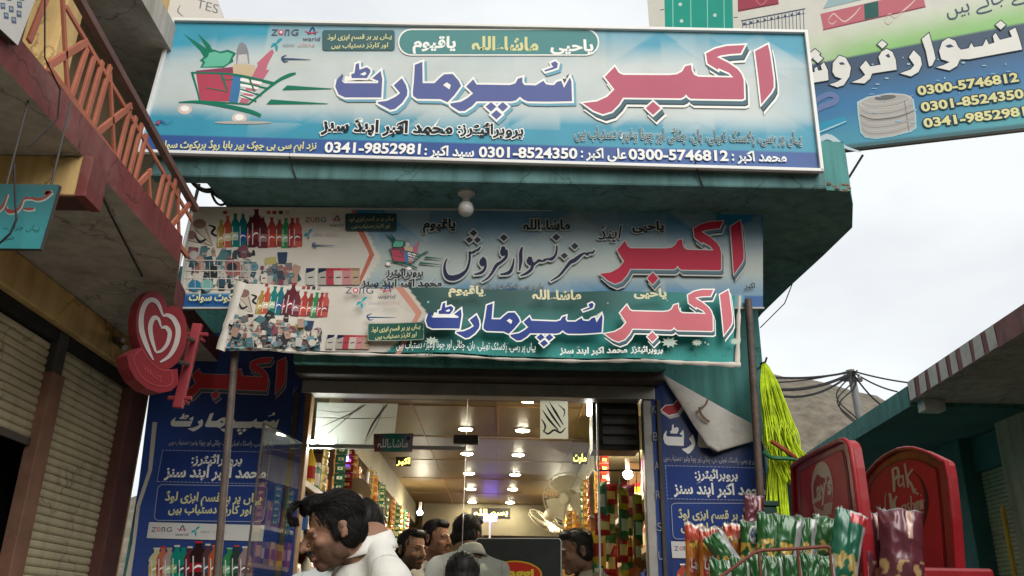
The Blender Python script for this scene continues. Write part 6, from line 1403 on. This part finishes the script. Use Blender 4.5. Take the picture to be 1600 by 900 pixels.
    if hair == 'swept':
        for i in range(170):                               # unruly curls over the forehead
            x = rr.uniform(-.045, .045); k_ = rr.uniform(.4, 1); P = [(x, -.085, .112), (x * 1.1, -.112, .108 + rr.uniform(-.01, .012)), (x * 1.2 + rr.uniform(-.012, .012), -.120 - .020 * k_, .086 + rr.uniform(-.012, .014)), (x * 1.1 + rr.uniform(-.015, .015), -.116 - .022 * k_, .062 + rr.uniform(-.012, .016)), (x + rr.uniform(-.015, .015), -.104 - .012 * k_, .056 + rr.uniform(-.012, .014))]
            q.tube(crom(P, 4), rr.uniform(.0006, .0012), T_, 4, False)
    if q.v: lo = q.build('lock'); me_ = lo.data; bpy.data.objects.remove(lo); me_.materials.clear(); o = link('hair_lock', me_, hairm, t, HW); o.parent = ho; o['kind'] = 'stuff'
    return t
BEI = (.56, .54, .48)
person('dark-haired man in a white collared shirt looking down, nearest to the camera', onY(526, 828, 2.62), radians(77), radians(18), 0, (.60, .59, .54), (.25, .135, .088), 'swept', .62, True, radians(58), (.06, .165), .006, .1, .90, 4200)
person('man in a pale shirt hidden behind the dark-haired man, back turned', onY(566, 834, 3.25), radians(170), 0, 0, (.44, .48, .46), (.22, .12, .075), 'short', .3, False, radians(185), (.05, .10), .010, .1)
person('bearded man in dark clothes facing right, leftmost inside the shop', onY(643, 859, 5.5), radians(-48), radians(2), 0, (.035, .035, .04), (.25, .135, .085), 'short', .8, True, radians(-70), (.03, .09), .009)
person('man half hidden behind the cream-shirted back, facing right', onY(682, 842, 6.0), radians(-58), 0, 0, (.50, .49, .44), (.24, .13, .085), 'short', .4, True, radians(-30), (0, .06), .010)
person('man in a cream shirt seen from behind, centre left of the counter', onY(731, 838, 4.95), radians(-150), radians(8), 0, BEI, (.22, .12, .075), 'short', .3, False, radians(165), (.04, .125), .009, .12, 1.0)
person('person with only the dark top of the head in view, in front of the counter', onY(722, 908, 4.1), radians(175), radians(10), 0, (.10, .10, .12), (.22, .12, .075), 'short', .2, False, radians(180), (0, 0), .010, .12)
person('man in a beige shirt behind the counter, in profile to the left', onY(902, 862, 5.0), radians(82), radians(10), 0, (.42, .35, .26), (.26, .14, .09), 'short', .25, False, radians(60), (.03, .11), .008)
# ================================================================ snack stands on the right
rpl = mat('red_rack_plastic', (.32, .016, .023), .4, .14, 5, dirt=(.34, .10, .10), dirt_amt=.5, streak=.25); rpd = mat('deep_red_panel', (.46, .020, .036), .6, .15, 5, dirt=(.20, .02, .03), dirt_amt=.4); rpdk = mat('dark_red_recess', (.16, .012, .014), .6, .15, 5)
crm = ink((.55, .50, .44))
def rack(lab, o, n, outl, inner, depth, cat='snack stand'):
    n = V(n).normalized(); P = lambda x, y: onP(x, y, o, n)
    t = thing('snack_stand', lab, cat, (P(*outl[0]).x, P(*outl[0]).y, 0)); b = MB(); pts = [P(*q) for q in outl]; b.prism(pts, -n * depth, rpl); b.build('header', t, bevel=.012)
    b = MB(); loop = pts + [pts[0]]; b.tube([p + n * .006 for p in loop], .010, rpl, 8, False); b.build('rim', t, smooth=True)
    b = MB(); b.prism([P(*q) + n * .0015 for q in inner], n * .001, rpdk); b.prism([P(*q) + n * .003 for q in grow_poly(inner, -2.5)], n * .001, rpd); b.build('panel', t)
    return t, Sheet(P, n, .0055)
tr4 = lambda pts: tr(pts, 3.912, 1240, 670)
# left stand, faces the street side-on
o1 = V((1.185, 3.3, 2.0)); n1 = V((-.998, .062, 0))
out1 = tr4([(2, 232), (60, 185), (150, 140), (230, 102), (292, 74), (320, 70), (345, 88), (360, 120), (380, 240), (405, 430), (430, 640), (450, 900), (460, 1100), (40, 1100), (25, 700)])
in1 = tr4([(38, 262), (120, 212), (210, 165), (285, 128), (305, 130), (322, 180), (338, 300), (352, 430), (380, 700), (395, 1000), (70, 1000), (52, 600)])
t1, S = rack('red snack stand with a worn oval logo header, beside the yellow rope', o1, n1, out1, in1, .03)
b = MB(); e = tr4(ngon(184, 365, 66, 165, 34, rot=-.02)); S.poly(b, e, crm); e2 = tr4(ngon(186, 392, 59, 132, 34, rot=-.02)); S.poly(b, e2, ink((.33, .03, .035))); S.poly(b, tr4([(128, 290), (150, 270), (178, 296), (205, 300), (232, 280), (240, 330), (242, 300), (225, 240), (185, 205), (145, 230)]), crm)
S.poly(b, tr4([(128, 470), (190, 505), (196, 462), (250, 445), (240, 520), (180, 540), (140, 520)]), ink((.48, .36, .30)))
S.text(b, "Lay's", 1240 + 126 / 3.912, 670 + 455 / 3.912, 1240 + 240 / 3.912, 670 + 392 / 3.912, 31, crm, .035, shear=.0, updir=(-.06, -1)); b.build('logo', t1)
b = MB(); b.box(1.24, 1.62, 3.02, 3.72, 0, 1.62, rpl); b.build('cabinet', t1, bevel=.01)
# right stand with the arched header
o2 = V((1.706, 3.83, 2.0)); n2 = V((-.997, -.07, 0))
out2 = tr4([(400, 372), (430, 318), (470, 262), (520, 205), (575, 162), (640, 130), (695, 120), (745, 122), (800, 138), (850, 160), (940, 205), (958, 300), (985, 560), (1010, 900), (1025, 1200), (430, 1200), (415, 700)])
in2 = tr4([(455, 430), (470, 345), (510, 285), (565, 232), (630, 195), (695, 180), (745, 182), (800, 200), (880, 240), (892, 330), (915, 560), (940, 900), (948, 1100), (470, 1100), (458, 700)])
t2, S = rack('red snack stand with an arched header and white hand lettering, rightmost of the two', o2, n2, out2, in2, .03)
b = MB(); dkr = ink((.07, .01, .018)); S.stroke(b, [(1240 + x / 3.912, 670 + y / 3.912, w_ / 3.912) for x, y, w_ in [(735, 255, 3), (790, 320, 12), (818, 410, 24), (818, 500, 22), (795, 600, 8)]], dkr); S.stroke(b, [(1240 + x / 3.912, 670 + y / 3.912, w_ / 3.912) for x, y, w_ in [(572, 390, 3), (566, 440, 6), (570, 500, 4)]], crm)
Kx = lambda l: [(1240 + x / 3.912, 670 + y / 3.912, w_ / 3.912) for x, y, w_ in l]
for st in ([(612, 245, 14), (620, 320, 18), (622, 385, 14)], [(612, 250, 14), (640, 240, 16), (648, 280, 18), (626, 310, 12)], [(672, 296, 9), (655, 292, 11), (648, 330, 12), (658, 352, 10), (674, 332, 9)], [(674, 280, 11), (684, 358, 12)], [(686, 212, 12), (697, 280, 15), (709, 360, 13)], [(737, 246, 13), (706, 296, 12), (730, 345, 16), (747, 390, 17), (754, 365, 9)],
           [(595, 392, 16), (606, 460, 20), (612, 560, 18)], [(640, 412, 14), (622, 455, 16), (640, 520, 18)], [(690, 465, 8), (672, 475, 10), (676, 508, 10), (690, 500, 8)], [(690, 462, 9), (696, 508, 9)], [(716, 455, 10), (702, 470, 9), (716, 488, 10), (704, 506, 9)], [(726, 410, 10), (730, 505, 10)], [(730, 462, 8), (744, 458, 10), (748, 502, 10)], [(756, 448, 10), (758, 500, 10)], [(758, 452, 8), (768, 446, 9), (771, 498, 9)], [(771, 448, 8), (781, 444, 9), (784, 496, 9)], [(790, 430, 9), (793, 492, 9)], [(786, 405, 8), (789, 410, 8)], [(797, 440, 8), (800, 490, 9)], [(798, 446, 7), (808, 436, 8)]):
    S.stroke(b, Kx(st), crm)
S.poly(b, tr4(ngon(765, 396, 9, 9, 10)), crm); b.build('lettering', t2)
b = MB(); b.box(1.78, 2.12, 3.42, 4.22, 0, 1.62, rpl); b.build('cabinet', t2, bevel=.01)

# bags of crisps
def foil(name, rough=.36):
    if name in _mats: return _mats[name]
    m = paint_mat(name, rough); b_ = m.node_tree.nodes['Principled BSDF']; b_.inputs['Metallic'].default_value = .1; b_.inputs['Specular IOR Level'].default_value = .7; b_.inputs['Coat Weight'].default_value = .4; b_.inputs['Coat Roughness'].default_value = .12
    return m
FM = foil('foil_print'); SIL = (.33, .34, .34)
def scheme(kind):
    def f(u, v, n_):
        if v > .93: return mixc(SIL, (.10, .12, .10), .5)
        if kind == 'green':
            c = mixc((.006, .065, .014), (.014, .13, .025), n_)
            if u > .46: return mixc(SIL, (.30, .31, .31), n_)
            return (mixc((.58, .42, .10), (.40, .22, .03), sin(u * 20 + v * 16) * .5 + .5) if -.75 < v < -.05 + .3 * n_ and n_ > .50 else c)
        if kind == 'badge':
            c = mixc((.006, .065, .014), (.014, .13, .025), n_); d = sqrt((u) ** 2 + ((v - .5) * 1.3) ** 2)
            if d < .42: return (.05, .10, .20) if d < .34 and n_ < .62 else (.6, .6, .58)
            return (mixc((.58, .42, .10), (.40, .22, .03), sin(u * 20 + v * 16) * .5 + .5) if -.6 < v < .2 and n_ > .42 else c)
        if kind == 'orange':
            if v > .45: return mixc((.36, .03, .02), (.45, .08, .03), n_) if v < .86 else (.55, .45, .38)
            if v > .22 and abs(u) < .7: return (.20, .06, .015) if n_ < .55 else (.62, .42, .06)
            if abs(u + .45) < .26 and -.55 < v < -.05: return (.26, .02, .025)
            return mixc((.38, .11, .01), (.52, .19, .022), n_)
        if kind == 'teal':
            c = mixc((.006, .085, .05), (.012, .16, .095), n_)
            if v > .62 and u > -.2: return (.42, .03, .035) if (v - .62) < .25 else (.5, .48, .45)
            if u > .72: return SIL
            return (mixc((.55, .46, .20), (.38, .26, .06), sin(u * 18 + v * 14) * .5 + .5) if v < -.3 + .2 * n_ and n_ > .45 else c)
        c = mixc((.075, .012, .022), (.15, .03, .05), n_)
        if abs(u - .35) < .10 and v > .2: return (.55, .35, .28)
        return ((.45, .30, .14) if v < -.35 and n_ > .56 else c)
    return f
BAGC = {}
def bag(lab, cx, top, bot, wpx, kind, Y, tilt=0.0, yaw=0.0, seed=1, grp=None, word=None, wcol=(.6, .58, .5)):
    a, c = onY(cx, top, Y), onY(cx, bot, Y); h = (a - c).length; wd = wpx * a.y / 1358 * 1.2; cen = (a + c) / 2; cen.y = Y
    f = scheme(kind); n = 36; m_ = 46; rr = random.Random(seed); off = V((rr.random() * 50, rr.random() * 50, 0))
    b = MB(); vs = []; col = []; fs = []
    def surf(u, v, sd_):
        th = .22 * wd * (1 - abs(u) ** 2.6) ** .8 * (1 - abs(v) ** 4) ** .7
        th *= 1 + .22 * noise.noise(V((u * 2.2, v * 2.2, sd_)) + off)
        wr = .005 * (.25 - abs(noise.noise(V((u * 2.6, v * 2.6, sd_ * 3)) + off))) * (1 - abs(v) ** 6) + .0022 * sin(u * 11 + 5 * noise.noise(V((u, v, 1)) * 2 + off)) * sst(.45, .9, abs(v)) + .002 * sin(u * 4 + v * 7 + 7 * noise.noise(V((u, v, 2)) + off)) * sst(.3, 1, abs(u))
        x = u * wd / 2 * (1 - .10 * (1 - v * v) + .04 * noise.noise(V((v * 3, sd_, 0)) + off)); z = v * h / 2 + (.004 * (1 if int((u + 1) * n) % 2 else -1) if v > .97 else 0) + .012 * noise.noise(V((u * 2, 0, 5)) + off) * (v > .6)
        return V((x, sd_ * (th + wr), z))
    for sd_ in (-1, 1):
        for j in range(m_ + 1):
            for i in range(n + 1):
                u, v = i / n * 2 - 1, j / m_ * 2 - 1; vs.append(surf(u, v, sd_)); nn_ = noise.noise(V((u * 2.6, v * 4.2, 9)) + off) * .5 + .5; col.append(f(u, v, nn_) if sd_ < 0 else (SIL if abs(u) < .25 else f(u, v, nn_)))
    for k in (0, 1):
        q0_ = k * (n + 1) * (m_ + 1)
        for j in range(m_):
            for i in range(n): a_ = q0_ + j * (n + 1) + i; q = (a_, a_ + 1, a_ + n + 2, a_ + n + 1); fs.append(q if k == 0 else q[::-1])
    M = Matrix.Translation(cen) @ Matrix.Rotation(tilt, 4, 'Y') @ Matrix.Rotation(yaw, 4, 'Z')
    b.raw([M @ p for p in vs], fs, FM); b.col = col
    t = b.build('crisp_bag', smooth=True, loc=cen); tag(t, lab, 'crisp bag', grp)
    if word:
        tb_ = MB(); g_, _ff = glyphs(word, .02); x0 = min(p[0] for p in g_); x1 = max(p[0] for p in g_); y1 = max(p[1] for p in g_)
        out = []
        for p in g_: u = (p[0] - x0) / (x1 - x0) * 1.2 - .6; v = -.38 + p[1] / y1 * .30 - .10 * u; q = surf(u, v, -1); out.append(M @ (q + V((0, -.0025, 0))))
        tb_.raw(out, _ff, ink(wcol)); tb_.build('lettering', t)
    return t
bag('orange crisp bag at the far left end of the snack row', 1086, 816, 925, 27, 'orange', 2.98, .03, .2, 1, None, "Lay's")
bag('orange crisp bag second from the left, just right of the end one', 1108, 822, 925, 27, 'orange', 2.92, .05, .1, 2, None, "Lay's")
bag('orange crisp bag with a red top behind the tilted green bag', 1147, 816, 905, 32, 'orange', 3.06, .15, -.1, 3)
bag('green crisp bag tilted to the left with its silver edge showing', 1133, 828, 905, 30, 'green', 2.86, -.55, -.15, 4)
bag('green crisp bag with a round dark badge, left of the silver-striped ones', 1176, 814, 905, 34, 'badge', 3.0, .08, .1, 5)
bag('tallest green crisp bag with a silver stripe, below the iron post', 1200, 801, 900, 32, 'green', 2.95, .12, .1, 6)
bag('green crisp bag with a wide silver stripe, below the yellow ropes', 1227, 806, 905, 40, 'green', 2.95, .22, .05, 7)
bag('narrow green crisp bag third in the silver-striped run', 1257, 806, 905, 32, 'green', 2.97, .12, -.1, 8)
bag('green crisp bag at the right end of the silver-striped run, under the oval logo', 1288, 804, 905, 38, 'green', 2.97, .25, -.05, 9)
bag('large teal crisp bag leaning right with a red emblem at its top', 1322, 797, 915, 44, 'teal', 2.86, .28, .15, 10)
bag('dark maroon crisp bag with a crumpled top, left of the shiny maroon one', 1362, 798, 915, 38, 'maroon', 2.95, .02, .25, 11)
bag('shiny maroon crisp bag in front of the arched header', 1408, 794, 915, 56, 'maroon', 2.88, .10, -.2, 12)
bag('maroon crisp bag turned edge-on between the two maroon ones', 1384, 806, 915, 26, 'maroon', 3.0, -.05, .7, 13)
for i, x in enumerate((1128, 1157, 1184, 1210, 1238, 1266, 1290)):
    bag('green crisp bag in the lower row under the rusty wire rail', x, 866 if i > 1 else 872, 960, 30, 'green', 2.82, .06 * (i % 3 - 1) + .08, .15 * (i % 2), 20 + i, 'lower row of green crisp bags')
bag('crumpled dark red bag hanging against the blue pier banner', 1178, 772, 836, 30, 'maroon', 3.2, .1, .3, 40)
rust = mat('rusty_wire', (.16, .05, .035), .6, .3, 20)
wt = thing('wire_tray', 'rusty red wire tray rail holding up the crisp bags', 'rack', onY(1230, 900, 2.78)); b = MB()
P = [onY(x, y, 2.76) for x, y in ((1120, 905), (1150, 884), (1172, 868), (1186, 861), (1210, 859), (1250, 857), (1290, 854), (1297, 858))]; b.tube([V(q) for q in crom([tuple(p) for p in P], 4)], .0052, rust, 8); b.build('front_rail', wt, smooth=True)
for x, y in ((1124, 902), (1186, 861), (1246, 857), (1296, 857)): b = MB(); p = onY(x, y, 2.76); b.tube([p, V((p.x, p.y, .9)), V((p.x, 3.3, .9))], .004, rust, 6); b.build('upright_wire', wt)
b = MB(); p0, p1_ = onY(1100, 1000, 2.7), onY(1330, 1000, 2.7); b.box(p0.x - .15, 1.22, 2.75, 3.25, .0, 1.42, rpl); b.build('base', wt, bevel=.008)
cr_ = thing('plastic_crate', 'dark green plastic crate corner below the right iron post', 'crate', onY(1200, 800, 3.3)); b = MB(); p = onY(1185, 782, 3.35); q = onY(1218, 830, 3.35); gcm = mat('dark_green_plastic', (.012, .05, .035), .45, .2, 9)
b.box(p.x, q.x, 3.35, 3.55, q.z - .2, p.z - .02, gcm); b.build('body', cr_, bevel=.006); b = MB(); b.box(p.x - .006, q.x + .006, 3.344, 3.556, p.z - .02, p.z, gcm); b.build('rim', cr_, bevel=.003)
b = MB(); b.box(p.x + .01, q.x - .01, 3.36, 3.54, .12, q.z - .205, darkst); b.build('stand', cr_)
# sky reflection in the upper pane, painted as a pale see-through sheet
fm = thin_sheet('painted_reflection', (.66, .66, .62), .28)
ft = thing('painted_reflection', 'painted sky reflection with dark wires on the upper left glass pane', 'painted reflection', onY(560, 665, 4.506)); S = Sheet(lambda x, y: onY(x, y, 4.509), (0, -1, 0), .0005)
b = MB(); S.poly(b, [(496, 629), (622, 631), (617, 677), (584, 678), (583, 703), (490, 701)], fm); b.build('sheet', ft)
b = MB(); sc_ = mat('painted_wire', (.22, .22, .20), .6, .1)  # wires of the reflection, painted as grey strokes
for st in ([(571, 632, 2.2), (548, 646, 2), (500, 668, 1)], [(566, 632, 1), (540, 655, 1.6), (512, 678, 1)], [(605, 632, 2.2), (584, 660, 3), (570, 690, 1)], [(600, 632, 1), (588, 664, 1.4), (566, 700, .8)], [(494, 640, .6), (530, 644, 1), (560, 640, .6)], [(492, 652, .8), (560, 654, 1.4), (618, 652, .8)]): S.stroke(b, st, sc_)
b.build('reflected_wires', ft)
